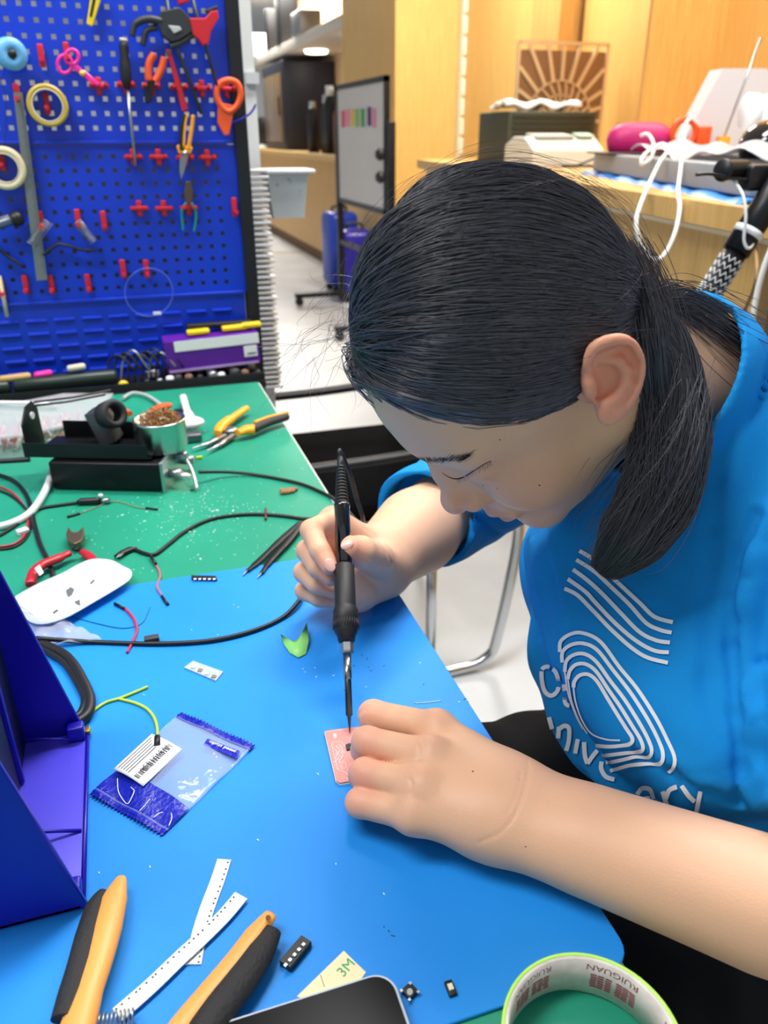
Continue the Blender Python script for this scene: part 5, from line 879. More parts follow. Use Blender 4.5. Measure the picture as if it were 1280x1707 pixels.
def head_sdf(p):
    q = (p-HO)@HM.T; qs = q.copy(); qs[:, 1] = np.abs(qs[:, 1])
    d = s_ell(q, (.006, 0, .034), (.080, .071, .083))
    d = smin(d, s_ell(q, (.036, 0, .028), (.061, .058, .060)), .025)           # forehead
    d = smin(d, s_ell(q, (.038, 0, -.036), (.050, .050, .058)), .025)          # face mass
    d = smin(d, s_ell(qs, (.056, .030, -.036), (.032, .026, .034)), .016)      # cheek
    d = smin(d, s_cone(qs, (.006, .047, -.046), (.072, .010, -.090), .017, .016), .020)   # jaw
    d = smin(d, s_ell(q, (.080, 0, -.090), (.0155, .018, .016)), .014)        # chin
    d = smin(d, s_ell(q, (.082, 0, -.060), (.019, .022, .020)), .014)         # mouth mound
    d = smin(d, s_cone(qs, (.086, 0, .019), (.071, .042, .017), .010, .009), .016)   # brow
    d = smax(d, -s_ell(qs, (.104, .034, .001), (.014, .0155, .011)), .009)    # socket
    d = smin(d, s_ell(qs, EYEC, (.0138, .0168, .0122)), .005)                 # lidded eye
    d = smin(d, polycone(q, [(.089, 0, .012), (.098, 0, -.012), (.108, 0, -.033)], [.0068, .0068, .0082], .01), .010)
    d = smin(d, s_cone(q, (.080, 0, .008), (.0885, 0, -.036), .0095, .0155), .010)
    d = smin(d, s_sph(q, (.1105, 0, -.0365), .0098), .006)
    d = smin(d, s_ell(qs, (.0985, .0125, -.0395), (.0105, .0062, .0078)), .005)
    d = smax(d, -s_ell(qs, (.1035, .0068, -.0475), (.0055, .0032, .0035)), .003)
    d = smax(d, -s_cone(qs, (.094, .0215, -.037), (.089, .026, -.048), .0012, .0010), .005)   # ala crease
    lipu = polycone(qs, [(.1010, .0, -.0625), (.1000, .006, -.0618), (.092, .021, -.0665)], [.0042, .0045, .0022], .003)
    lipl = polycone(qs, [(.0985, .0, -.0710), (.096, .010, -.0708), (.091, .020, -.0675)], [.0050, .0046, .0022], .003)
    d = smin(d, np.minimum(lipu, lipl), .0045)
    d = smax(d, -s_cone(qs, (.1055, 0, -.0668), (.094, .022, -.0675), .0009, .0007), .0025)
    d = smin(d, s_cone(p, HO+HM.T@V(-.018, 0, -.026), NB, .050, .055), .03)  # neck
    return smin(d, sgroup(p, ear_sdf, EO, .045, .02), .004)
NB = V(.405, .432, .965)
LW = P(838, 1335, .780)
LFN = {'i': [P(728, 1216, .791), P(622, 1192, .785), P(622, 1212, .770), P(622, 1224, .762)],
       'm': [P(716, 1262, .795), P(612, 1237, .789), P(606, 1250, .771), P(612, 1256, .762)],
       'r': [P(704, 1312, .790), P(608, 1290, .783), P(602, 1294, .768), P(610, 1298, .761)],
       'p': [P(690, 1357, .780), P(600, 1338, .773), P(598, 1334, .763), P(610, 1328, .760)]}
def left_arm(p):
    Jw = [P(852, 1318, .778), P(815, 1370, .777)]
    f_ = LFN
    rr = {'i': (.0112, .0103, .0085, .0075), 'm': (.0110, .0101, .0085, .0072), 'r': (.0108, .0099, .0080, .0070), 'p': (.0100, .0090, .0072, .0064)}
    palm = None
    for k, w in (('i', 0), ('m', .33), ('r', .7), ('p', 1)):
        b = Jw[0]*(1-w)+Jw[1]*w; e = s_cone(p, b, f_[k][0], .0185, .0120); palm = e if palm is None else smin(palm, e, .012)
    palm = smin(palm, s_ell(p, P(757, 1296, .784), (.036, .030, .0145), np.stack([unit(Jw[0]-f_['m'][0]), unit(np.cross((0, 0, 1), unit(Jw[0]-f_['m'][0]))), V(0, 0, 1)])), .012)
    d = palm
    fd = None
    for k in 'imrp':
        e = polycone(p, f_[k], rr[k], .003); e = smin(e, s_sph(p, f_[k][0]+V(0, 0, .001), rr[k][0]*1.04), .004); fd = e if fd is None else smin(fd, e, .0012)
    d = smin(d, fd, .0065)
    th = polycone(p, [P(820, 1300, .772), P(745, 1235, .768), P(675, 1212, .765), P(628, 1222, .761)], [.015, .0125, .0092, .0078], .004); d = smin(d, th, .006)
    EL = LEL; a = s_cone(p, Jw[0], EL+V(0, .002, 0), .0188, .0270); b = s_cone(p, Jw[1], EL+V(0, -.008, 0), .0205, .0275)
    fa = smin(a, b, .03); mid = LW*.45+EL*.55; fa = smin(fa, s_cone(p, LW*.75+EL*.25-V(0, .003, .003), LW*.35+EL*.65-V(0, .003, .002), .0205, .0288), .02)
    d = smin(d, fa, .016)
    return smin(d, s_cone(p, EL, LSH, .036, .052), .02)
LEL = P(1530, 1592, .775); LSH = D(1480, 790, .50); RSH = V(.44, .60, .945)
RWR = D(634, 932, .732); REL = D(765, 828, .885)
RF = {'i': [D(556, 868, .695), D(519, 884, .655), D(533, 918, .640), D(549, 944, .632)],
      'm': [D(548, 892, .705), D(512, 918, .668), D(530, 946, .652), D(552, 962, .648)],
      'r': [D(548, 922, .712), D(507, 954, .682), D(528, 974, .668), D(556, 984, .668)],
      'p': [D(552, 950, .718), D(508, 985, .697), D(532, 997, .684), D(560, 1000, .684)]}
def right_arm(p):
    rr = {'i': (.0108, .0092, .0082, .0070), 'm': (.0108, .0092, .0084, .0076), 'r': (.0104, .009, .0082, .0074), 'p': (.0098, .0084, .0076, .007)}
    d = None
    for k in 'imrp':
        e = s_cone(p, RWR, RF[k][0], .020, .0125); d = e if d is None else smin(d, e, .012)
    d = smin(d, s_cone(p, D(600, 985, .712), D(640, 960, .728), .018, .020), .015)
    fd = None
    for k in 'imrp':
        e = polycone(p, RF[k], rr[k], .003); fd = e if fd is None else smin(fd, e, .0022)
    d = smin(d, fd, .008)
    d = smin(d, s_cone(p, D(575, 955, .690), D(590, 985, .700), .016, .018), .012)
    th = polycone(p, [D(640, 945, .716), D(628, 930, .680), D(601, 920, .650), D(583, 915, .642)], [.0185, .0145, .0130, .0112], .004)
    d = smin(d, th, .007)
    fa = smin(s_cone(p, RWR, REL, .0275, .046), s_cone(p, RWR+V(0, 0, -.002), D(690, 890, .80), .026, .043), .02)
    d = smin(d, fa, .014)
    return smin(d, s_cone(p, REL, RSH, .046, .055), .02)
PEL = V(.52, .43, .56)
def torso(p):
    d = s_cone(p, V(.44, .43, .86), PEL, .085, .10)
    d = smin(d, s_cone(p, LSH+V(0, .02, 0), RSH-V(0, .02, 0), .052, .052), .04)
    return smin(d, s_cone(p, NB, V(.46, .43, .84), .052, .07), .03)
def body(p):
    d = sgroup(p, head_sdf, hw(0, 0, 0), .22, .04)
    for fn, c, R in ((left_arm, (LW+LEL)/2, .27), (right_arm, (RWR+REL)/2, .24)): d = smin(d, sgroup(p, fn, c, R, .04), .004)
    return smin(d, sgroup(p, torso, V(.46, .43, .78), .35, .04), .012)
def left_upper_fix(p): return p
def march(fn, px, py, t0=.3, t1=1.1):
    """points where the rays through pixels meet a surface"""
    px = np.array(px, float); py = np.array(py, float)
    d = cf[None]+cr[None]*((px-640)/FPX)[:, None]+cu[None]*((853.5-py)/FPX)[:, None]; L = np.linalg.norm(d, axis=1); d /= L[:, None]; t = np.full(len(px), t0)
    for _ in range(150):
        s = fn(CAM+d*t[:, None]); t = t+np.where(np.abs(s) > 1e-5, s*.75, 0)
    pt = CAM+d*t[:, None]; ok = (t < t1) & (np.abs(fn(pt)) < .003); return pt, ok
def grad(fn, p, e=.0006):
    f0 = fn(p); g = np.stack([fn(p+V(e, 0, 0))-f0, fn(p+V(0, e, 0))-f0, fn(p+V(0, 0, e))-f0], 1); return g/(np.linalg.norm(g, axis=1)[:, None]+1e-12)
person = thing('person', PEL*V(1, 1, 0), 'person in a bright blue t-shirt bent over the table soldering, dark ponytail, black trousers', 'person')
def onskin(L, n=4):
    c = spline(L, n); pt, ok = march(body, c[:, 0], c[:, 1]); return pt[ok]
CR = [(onskin(L), w, k) for L, w, k in (([(880, 1262), (878, 1300), (862, 1350), (838, 1385), (800, 1404)], .0004, .0014), ([(868, 1285), (862, 1320), (846, 1355)], .0003, .0012), ([(704, 1232), (710, 1246), (706, 1262)], .0005, .002), ([(696, 1240), (700, 1254), (697, 1266)], .0005, .002), ([(684, 1300), (687, 1312), (684, 1322)], .0005, .002), ([(606, 880), (625, 893), (642, 915), (654, 942)], .0004, .0016), ([(605, 925), (622, 945), (640, 952)], .0003, .0014), ([(600, 1186), (605, 1180), (612, 1176)], .0004, .0018), ([(596, 1192), (601, 1187), (609, 1183)], .0004, .0018))]
body0 = body
def body(p):
    d = body0(p); m = np.abs(d) < .006
    if m.any():
        q = p[m]; e = d[m]
        for pts, w, k in CR:
            if len(pts) > 2:
                c = pts.mean(0); near = np.linalg.norm(q-c, axis=1) < .08
                if near.any(): e[near] = smax(e[near], -polycone(q[near], pts, [w]*len(pts), 0), k)
        d[m] = e
    return d
bv, bf = surface_nets(body, (.02, -.02, .46), (.68, .86, 1.20), .0016 if FINE else .0025)
# skin colour: own local colour only (lips, ear, knuckles, nails)
skin = np.tile(np.array(lin('#e6b594')[:3]), (len(bv), 1))
def tint(c, r, colr, amt, M=None):
    q = bv-np.array(c)
    if M is not None: q = q@np.array(M).T
    w = np.clip(1.25-np.linalg.norm(q/np.array(r), axis=1), 0, .6)/.6*amt
    skin[:] = skin*(1-w[:, None])+np.array(lin(colr)[:3])*w[:, None]
tint(EO, (.026, .030, .02), '#e5826a', .62, np.stack([EX, EY, EN]))
tint(hw(.099, 0, -.0665), (.012, .024, .010), '#b8705f', .45, HM)
tint(hw(.108, 0, -.037), (.014, .018, .012), '#d98f78', .35, HM)
tint(hw(.07, .04, -.02), (.03, .03, .03), '#dd9a84', .35, HM)
for k, c in RF.items():
    tint(c[3], (.014,)*3, '#dd8b78', .5); tint(c[1], (.010,)*3, '#dd9a84', .45)
tint(D(583, 915, .642), (.015,)*3, '#dd8878', .6)
for c in [v[1]+V(0, 0, .008) for v in LFN.values()]: tint(c, (.014,)*3, '#e09a84', .55)
for c in [v[0]+V(0, 0, .008) for v in LFN.values()]: tint(c, (.010,)*3, '#dc9c88', .2)
skinm = mat('skin', '#e6b594', .48, spec=.4, sss=.12, attr='Col', bump=(900, .12))
col4 = np.concatenate([skin, np.ones((len(skin), 1))], 1)
bodyo = npmesh('body', bv, bf, skinm, person, True, col4)
print('BODY', len(bv), len(bf))
# ---------------------------------------------------------------- t-shirt
RCUF = D(703, 866, .822); RCN = unit(RWR-REL)
LCUF = LSH*.22+LEL*.78; LCN = unit(LEL-LSH)
def fold(p, a, b, w, h):
    """a raised fold running from a to b"""
    d = s_cone(p, a, b, 0, 0); return h*np.exp(-(d/w)**2)
def shirt_sdf(p):
    S2 = polycone(p, [D(1010, 850, .74), D(990, 945, .69), D(1017, 1085, .655), D(1045, 1165, .625), D(1110, 1232, .585), D(1300, 1260, .56)], [.055, .060, .062, .060, .058, .058], .02)
    S1 = polycone(p, [D(1060, 800, .66), D(1018, 950, .60), D(1066, 1080, .555), D(1116, 1172, .530), D(1185, 1225, .505), D(1330, 1230, .50)], [.063, .058, .054, .050, .046, .046], .03)
    T = s_ell(p, V(.415, .425, .845), (.118, .165, .155)); T = smin(T, s_cone(p, NC+NA*.012, V(.46, .43, .86), .066, .12), .03); T = smax(T, -((p-NC)@NA+.004), .008); T = smin(T, s_cone(p, V(.43, .43, .80), PEL, .12, .15), .05)
    T = smin(T, s_cone(p, LSH+V(0, .015, -.012), RSH+V(0, -.015, -.012), .066, .066), .04)
    F = smin(S1, T, .04); d = smin(np.minimum(smax(S2, T-.2, .01), 9), F, .004)
    ls = s_cone(p, LSH, LEL, .074, .072); ls = smax(ls, (p-LCUF)@LCN, .003)
    d = smin(d, ls, .006)
    rs = polycone(p, [RSH, REL+V(0, 0, -.004), RCUF+RCN*.02], [.066, .060, .055], .01); rs = smax(rs, (p-RCUF)@RCN, .002)
    d = smin(d, rs, .03)
    # folds
    if FOLDS:
        m = np.abs(d) < .02
        if m.any():
            q = p[m]; e = d[m]
            for a, b, w, h in FOLDS: e = e-fold(q, a, b, w, h)*.75
            d = d.copy(); d[m] = e
    d = d-.0012*np.sin(p@V(70, 55, 30)+2*np.sin(p@V(20, -33, 41)))-.0008*np.sin(p@V(-90, 110, 60)+2*np.sin(p@V(40, 23, -31)))
    # openings
    d = smax(d, -smax(s_cone(p, LCUF-LCN*.05, LCUF+LCN*.1, .066, .066), -((p-LCUF)@LCN+.03), .002), .002)
    d = smax(d, -smax(polycone(p, [REL, RCUF+RCN*.05], [.053, .047]), -((p-RCUF)@RCN+.03), .002), .002)
    nd = (p-NC)@NA; rad = np.linalg.norm(p-NC-nd[:, None]*NA, axis=1)
    d = smax(d, -smax(rad-.0620, nd-.03, .003), .003)
    d = smax(d, -smax(rad-.13, nd+.001, .003)*1.0, .006) if False else d
    return smin(d, smax(np.abs(rad-.0642)-.0020, np.abs(nd-.002)-.010, .002), .004)
NA = unit(NB-hw(-.028, 0, -.028)); NC = D(1104, 645, .526)
def fl(L, w, h): return [(D(*L[i]), D(*L[i+1]), w, h) for i in range(len(L)-1)]
FOLDS = []
SHC, SHR = V(.42, .44, .80), .42

def onshirt(L): pt, ok = march(shirt_sdf, [a for a, _ in L], [b for _, b in L], .35, 1.1); return [q for q, o in zip(pt, ok) if o]
def crease(L, w, h, off=None, h2=0, w2=None):
    q = onshirt(L); out = [(q[i], q[i+1], w, h) for i in range(len(q)-1)]
    if off: q = onshirt([(a+off[0], b+off[1]) for a, b in L]); out += [(q[i], q[i+1], w2 or w*1.6, h2) for i in range(len(q)-1)]
    return out
_F = []
_F += crease([(1262, 860), (1232, 925), (1216, 1000), (1221, 1080), (1228, 1190), (1236, 1280), (1226, 1335)], .0042, -.0085, (22, 4), .0065, .008)
_F += crease([(1275, 905), (1248, 965), (1238, 1040)], .0035, -.0035, (14, 8), .0025, .006)
_F += crease([(1242, 1132), (1262, 1112), (1275, 1106)], .0040, -.0022, (2, 18), .0030, .006)
_F += crease([(1240, 1205), (1265, 1206), (1275, 1202)], .0040, -.0022, (2, 18), .0030, .006)
_F += crease([(1248, 1290), (1262, 1284), (1275, 1280)], .0040, -.0022, (2, 16), .0025, .006)
_F += crease([(877, 905), (886, 980), (900, 1060)], .0035, -.0022, (9, 0), .0022, .004)
_F += crease([(912, 885), (923, 960), (936, 1030)], .0030, -.0016, (8, 0), .0018, .004)
_F += crease([(1118, 1290), (1180, 1318), (1250, 1340)], .0045, -.0050, (-6, -18), .0035, .008)
_F += crease([(1060, 1255), (1120, 1282), (1180, 1290)], .0040, -.0022, (0, -14), .0015, .006)
_F += crease([(1190, 880), (1180, 1000), (1176, 1130), (1190, 1230)], .007, -.0022, (-20, 0), .0014, .010)
_F += crease([(1218, 720), (1200, 800), (1186, 880)], .006, -.0025, (14, 3), .0018, .008)
_F += crease([(700, 795), (728, 850), (772, 905)], .0045, -.0040, (18, -8), .0035, .007)
_F += crease([(750, 800), (790, 860), (830, 890)], .0045, -.0035, (14, -10), .0025, .007)
FOLDS = _F
sv, sf = surface_nets(lambda p: shirt_sdf(p), (.10, -.02, .50), (.70, .86, 1.08), .0024 if FINE else .0036)
shirtm = mat('shirt cotton', '#128ad6', .85, spec=.2, bump=(1400, .25))
shirt = npmesh('t_shirt', sv, sf, shirtm, person, True); shirt['label'] = 'bright blue short-sleeved t-shirt with a white print'
print('SHIRT', len(sv))
# ---------------------------------------------------------------- hair
HC = V(.0094, 0, .0338); HR = V(.0862, .0785, .0915)
TIE = (D(1066, 512, .462)-HO)@HM.T           # ponytail tie, head frame
def dirn(q): q = (np.array(q)-HC)/HR; return q/np.linalg.norm(q, axis=-1, keepdims=True)
def slerp(a, b, t):
    w = np.arccos(np.clip((a*b).sum(-1, keepdims=True), -1, 1)); s = np.sin(w)+1e-9
    return (np.sin((1-t)*w)*a+np.sin(t*w)*b)/s
def strands_mesh(name, S, rad, m, sides=3, root=None):
    """S: (n, k, 3) strand points -> one mesh of thin tapering tubes"""
    n, k, _ = S.shape; T = np.gradient(S, axis=1); T /= np.linalg.norm(T, axis=2, keepdims=True)+1e-12
    up = np.array([.31, .52, .79]); b = np.cross(T, up); b /= np.linalg.norm(b, axis=2, keepdims=True)+1e-12; c = np.cross(T, b)
    r = (rad[:, None] if np.ndim(rad) else np.full((n, 1), rad))*np.clip(np.minimum(1, 1.15-np.linspace(0, 1, k)**4), .15, 1)[None]
    A = 2*np.pi*np.arange(sides)/sides
    v = S[:, :, None, :]+r[:, :, None, None]*(b[:, :, None, :]*np.cos(A)[None, None, :, None]+c[:, :, None, :]*np.sin(A)[None, None, :, None])
    idx = np.arange(n*k*sides).reshape(n, k, sides); nx = np.roll(idx, -1, 2)
    f = np.stack([idx[:, :-1], nx[:, :-1], nx[:, 1:], idx[:, 1:]], -1).reshape(-1, 4)
    return npmesh(name, v.reshape(-1, 3), f, m, person, True)
hairm = mat('dark hair', '#43424c', .30, spec=1.0)
hairc = mat('hair mass', '#0d0c12', .5, spec=.4)
NS = 11000 if FINE else 5000
rg = np.random.default_rng(3)
# roots: the hairline (front and temples), the parting and all over the scalp
def hairline(a):
    """a: 0 front middle -> 1 in front of the ear -> 1.3 behind the ear, side +1 left"""
    pts = np.array([(.090, .0, .078), (.084, .022, .077), (.0706, .0485, .0644), (.0513, .0645, .0434), (.0336, .0697, .0236), (.019, .070, .0122), (.004, .072, .016)])
    x = np.clip(a, 0, 1)*(len(pts)-1); i = np.minimum(x.astype(int), len(pts)-2); t = (x-i)[:, None]
    return pts[i]*(1-t)+pts[i+1]*t
_h = hairline(np.linspace(0, 1, 25)); HLX, HLZ = _h[::-1, 0], _h[::-1, 2]+.0075
def gen(n, side, layer):
    a = rg.random(n)**.9; hl = hairline(a); hl[:, 1] *= side
    up = rg.random(n)**1.3*(.95 if layer == 0 else 1)         # 0 at the hairline, 1 at the parting
    part = np.stack([.086-.088*np.clip(a*1.15, 0, 1), .020-.012*np.clip(a*1.15, 0, 1)+.0022*side, .082+.042*np.sin(np.clip(a*1.15, 0, 1)*1.5)], 1)
    r = slerp(dirn(hl), dirn(part), up[:, None]); r += rg.normal(0, .012, r.shape); r /= np.linalg.norm(r, axis=1, keepdims=True)
    tie = TIE*V(1, 1, 1)+rg.normal(0, .0045, (n, 3)); e = dirn(tie)
    # each strand leaves its root sideways and down, then sweeps back over the ear to the tie
    ctl = slerp(r, e, np.full((n, 1), .42)); ctl[:, 2] -= (.16+.12*rg.random(n))*np.clip(up*1.0+.15, 0, 1)*(np.abs(ctl[:, 1])*.9+.25); ctl[:, 1] += .12*side*np.clip(up, 0, 1)
    ctl /= np.linalg.norm(ctl, axis=1, keepdims=True)
    K = 22; t = np.linspace(0, 1, K)[None, :, None]
    P0 = r[:, None]; P1 = ctl[:, None]; P2 = e[:, None]
    q = slerp(slerp(P0, P1, t), slerp(P1, P2, t), t)
    Q = HC+q*HR; ax = Q[..., 0]; zmin = np.where(ax > .004, np.interp(ax, HLX, HLZ), np.interp(ax, [-.056, -.03, -.012, .004], [-.035, -.018, .010, .018]))
    zmin = zmin+rg.uniform(-.001, .007, (n, 1)); dz = zmin-Q[..., 2]; lift = np.where(np.abs(Q[..., 1]) > .0, np.logaddexp(0, dz/.004)*.004, 0)
    lift = lift*np.clip((ax+.05)/.03, 0, 1); Q[..., 2] += lift; q = (Q-HC)/HR; q /= np.linalg.norm(q, axis=-1, keepdims=True)
    lay = rg.random(n)*.006+.001*layer; wob = .0012*np.sin(t[..., 0]*rg.uniform(3, 9, (n, 1))+rg.uniform(0, 6, (n, 1)))
    tt = t[..., 0]; rise = np.minimum(1, tt*7)*np.minimum(1, (1-tt)*5+.25)
    lump = .0022*np.sin(q[..., 0]*3+q[..., 2]*14+2*np.sin(q[..., 1]*5))+.0012*np.sin(q[..., 2]*33+q[..., 0]*4)
    out = HC+q*(HR[None, None]-.005+(lay[:, None]*rise+wob*rise+lump*rise)[..., None])
    for _ in range(3): out[:, 1:-1] = out[:, 1:-1]*.5+(out[:, :-2]+out[:, 2:])*.25
    return out
S = np.concatenate([gen(int(NS*.66), 1, 1), gen(int(NS*.34), -1, 1)])
def tow(q): return HO+q@HM
crown = strands_mesh('hair', tow(S), rg.uniform(.00022, .00042, len(S)), hairm)
crown['label'] = 'dark hair combed back from a parting'
# the mass underneath
def in_hair(q):
    e = s_ell(q, HC, HR-.0022)
    qs = q.copy(); qs[:, 1] = np.abs(q[:, 1])
    # scalp shows along the parting
    pl = np.array([(.075, .0205, .096), (.054, .021, .108), (.0275, .0195, .1195), (.000, .010, .123)]); e = smax(e, -(polycone(q, pl, [.0015, .0022, .0022, .001], 0)-.0014), .001)
    # keep what lies above and behind the hairline
    hlp = hairline(np.linspace(0, 1, 13)); nh = unit(V(.72, 0, -.69))
    cut = np.interp(qs[:, 0], hlp[::-1, 0], hlp[::-1, 2]+.008, left=.016, right=.078)
    back = qs[:, 2]-np.where(qs[:, 0] > .006, cut, np.interp(qs[:, 0], [-.10, -.056, -.03, -.012, .006], [-.035, -.032, -.016, .012, .019]))
    return smax(e, -back+.001, .003)
cv, cfc = surface_nets(lambda p: in_hair((p-HO)@HM.T), HO-.16, HO+.16, .003, newton=1)
cap = npmesh('scalp_hair', cv, cfc, hairc, person, True)
# ponytail: from the tie over the neck and down in front of the shoulder
PT = [tow(TIE), D(1082, 545, .462), D(1104, 600, .464), D(1118, 670, .462), D(1116, 750, .460), D(1092, 835, .464), D(1046, 905, .470), D(1000, 955, .478)]
PTR = [.010, .0160, .0190, .0205, .0225, .0225, .0190, .0070]
pc = spline(PT, 6); pr = np.interp(np.linspace(0, 1, len(pc)), np.linspace(0, 1, len(PT)), PTR)
def tail(n, spread=1.0, K=30):
    T = np.gradient(pc, axis=0); T /= np.linalg.norm(T, axis=1)[:, None]
    A = np.cross(T, -cf); A /= np.linalg.norm(A, axis=1)[:, None]; B = np.cross(T, A)
    th = rg.uniform(0, 2*np.pi, n); rr = np.sqrt(rg.random(n))*spread; tw = rg.normal(0, .5, n); L = np.clip(rg.normal(.93, .07, n), .55, 1.0)
    u = np.linspace(0, 1, K)[None]*L[:, None]*(len(pc)-1); i = np.minimum(u.astype(int), len(pc)-2); f = (u-i)[..., None]
    c = pc[i]*(1-f)+pc[i+1]*f; a = A[i]*(1-f)+A[i+1]*f; b = B[i]*(1-f)+B[i+1]*f; r = pr[i]*(1-f[..., 0])+pr[i+1]*f[..., 0]
    ph = th[:, None]+tw[:, None]*u/len(pc)+.15*np.sin(u/len(pc)*9+th[:, None]*3)
    rad = r*rr[:, None]*(1+.10*np.sin(u/len(pc)*11+th[:, None]*5))
    return c+a*(rad*np.cos(ph))[..., None]+b*(rad*np.sin(ph)*.62)[..., None]
TS = tail(4200 if FINE else 2200)
pony = strands_mesh('ponytail', TS, rg.uniform(.00022, .00042, len(TS)), hairm)
pm = MB().tube(pc, pr*.80, 20, flat=.6, up=-cf).build('ponytail_core', hairc, pony)

# strands of the ponytail that fan out over the nape and the shoulder
def fan(n, pts, rs, K=26, jit=1.0):
    c0 = spline(pts, 8); m = len(c0); r0 = np.interp(np.linspace(0, 1, m), np.linspace(0, 1, len(rs)), rs)
    off = rg.normal(0, 1, (n, 1, 3))*.5; L = rg.uniform(.7, 1, n); u = np.linspace(0, 1, K)[None]*L[:, None]*(m-1); i = np.minimum(u.astype(int), m-2); f = (u-i)[..., None]
    c = c0[i]*(1-f)+c0[i+1]*f; r = (r0[i]*(1-f[..., 0])+r0[i+1]*f[..., 0])[..., None]
    w = np.sin(u[..., None]/m*rg.uniform(3, 8, (n, 1, 3))+rg.uniform(0, 6, (n, 1, 3)))*.12*jit
    return c+(off+w)*r
F1 = fan(500, [tow(TIE), D(1120, 505, .475), D(1180, 545, .490), D(1235, 585, .505), D(1300, 610, .515)], [.008, .012, .018, .022, .026])
F2 = fan(110, [D(1150, 640, .455), D(1110, 760, .452), D(1040, 860, .462), D(985, 930, .475)], [.016, .020, .022, .016], jit=2)
F3 = fan(420, [D(1052, 425, .462), D(1082, 495, .462), D(1100, 570, .468), D(1112, 670, .470)], [.010, .012, .013, .015]); _n, _ok = march(body0, [1064, 1076, 1084, 1090], [470, 530, 600, 690]); F4 = fan(520, list(_n-(_n-CAM)/np.linalg.norm(_n-CAM, axis=1)[:, None]*.005), [.005, .0075, .0085, .009]); FF = np.concatenate([F1, F2, F3, F4]); strands_mesh('loose_ponytail_strands', FF, rg.uniform(.00012, .00028, len(FF)), hairm)
# flyaway strands
def fly(n):
    a = rg.random(n); side = np.where(rg.random(n) < .6, 1, -1); r = rg.normal(0, 1, (n, 3)); r[:, 2] = np.abs(r[:, 2])+.1; r /= np.linalg.norm(r, axis=1)[:, None]
    e = dirn(TIE+rg.normal(0, .02, (n, 3))); K = 16; t = np.linspace(0, 1, K)[None, :, None]*rg.uniform(.25, .9, (n, 1, 1))
    q = slerp(r[:, None], e[:, None], t); lift = rg.uniform(.002, .012, (n, 1))*np.sin(t[..., 0]*rg.uniform(1.5, 4, (n, 1)))+.002
    w = np.sin(t*rg.uniform(4, 12, (n, 1, 3))+rg.uniform(0, 6, (n, 1, 3)))*.02
    return HC+(q+w)*(HR[None, None]+lift[..., None])
def fringe(n):
    p0 = D(590, 545, .44)+rg.normal(0, .012, (n, 3)); K = 16; t = np.linspace(0, 1, K)[None, :, None]; dr = rg.normal(0, 1, (n, 1, 3))*.010+(-cr*.010-cu*.012)[None, None]
    w = np.sin(t*rg.uniform(3, 8, (n, 1, 3))+rg.uniform(0, 6, (n, 1, 3)))*.005
    return p0[:, None]+dr*t*1.6+w*t
A1 = tow(fly(230)); A1 = A1[((A1-HO)@_u-.42*np.abs((A1-HO)@_f)-.022).min(1) > 0] if False else A1[[((q[:, 2]-np.interp(q[:, 0], HLX, HLZ)) > -.002)[q[:, 0] > -.01].all() for q in (A1-HO)@HM.T]]; A2 = fringe(60)
strands_mesh('flyaway_hair', A1, np.full(len(A1), .00010), hairm); strands_mesh('front_wisps', A2, np.full(len(A2), .00012), hairm)
# ---------------------------------------------------------------- brows, lashes, nails, print
HB = lambda p: sgroup(p, head_sdf, hw(0, 0, 0), .22, .04)
def onface(y, z, x0=.14):
    """surface point of the face straight behind (y, z) in head coordinates"""
    y = np.atleast_1d(np.array(y, float)); z = np.atleast_1d(np.array(z, float)); x = np.full(len(y), x0)
    for _ in range(60): x = x-HB(HO+np.stack([x, y, z], 1)@HM)*.8
    return np.stack([x, y, z], 1)
rg2 = np.random.default_rng(5)
def face_px(L, n=5): c = spline(L, n); pt, ok = march(HB, c[:, 0], c[:, 1]); return ((pt-HO)@HM.T)[ok]
LASH = face_px([(737, 788), (748, 795), (760, 798), (773, 795), (791, 784), (806, 774), (818, 768)]); BROW = face_px([(697, 766), (712, 768), (730, 768), (752, 766), (776, 765)])
for sd in (1, -1):
    e = LASH*V(1, 1, 1)
    if sd < 0: e = onface(-LASH[:, 1], LASH[:, 2])
    e = e+V(.0001, 0, 0); MB().tube(tow(e), np.interp(np.linspace(0, 1, len(e)), [0, .4, 1], [.00015, .0005, .00025]), 6).build('lash_line', hairc, person)
    n = 26; ii = np.linspace(len(e)*.35, len(e)-1.01, n); i0 = ii.astype(int); base = e[i0]*(1-(ii-i0))[:, None]+e[i0+1]*(ii-i0)[:, None]
    dv = np.stack([np.full(n, .0016), sd*np.linspace(.0002, .0016, n), np.full(n, -.0026)], 1)+rg2.normal(0, .0004, (n, 3)); u = np.linspace(0, 1, 5)[None, :, None]
    strands_mesh('eyelashes', tow(base[:, None]+dv[:, None]*u+V(.0012, 0, .0006)*u*u), np.full(n, .00009), hairc)
    bc_ = BROW if sd > 0 else onface(-BROW[:, 1], BROW[:, 2]); n = 280; t_ = rg2.random(n)*.98; ii = t_*(len(bc_)-1); i0 = ii.astype(int); b0 = bc_[i0]*(1-(ii-i0))[:, None]+bc_[np.minimum(i0+1, len(bc_)-1)]*(ii-i0)[:, None]
    b0[:, 2] += rg2.normal(0, .0015, n)*(1-t_*.3); dv = np.stack([-.0004+0*t_, sd*(.0016+.0020*t_), .0034-.0030*t_], 1)+rg2.normal(0, .0004, (n, 3)); K = 4; S_ = b0[:, None]+dv[:, None]*np.linspace(0, 1, K)[None, :, None]
    b2 = onface(S_[..., 1].ravel(), S_[..., 2].ravel()).reshape(n, K, 3)+V(.0002, 0, 0); strands_mesh('eyebrow', tow(b2), np.full(n, .00009), hairc)
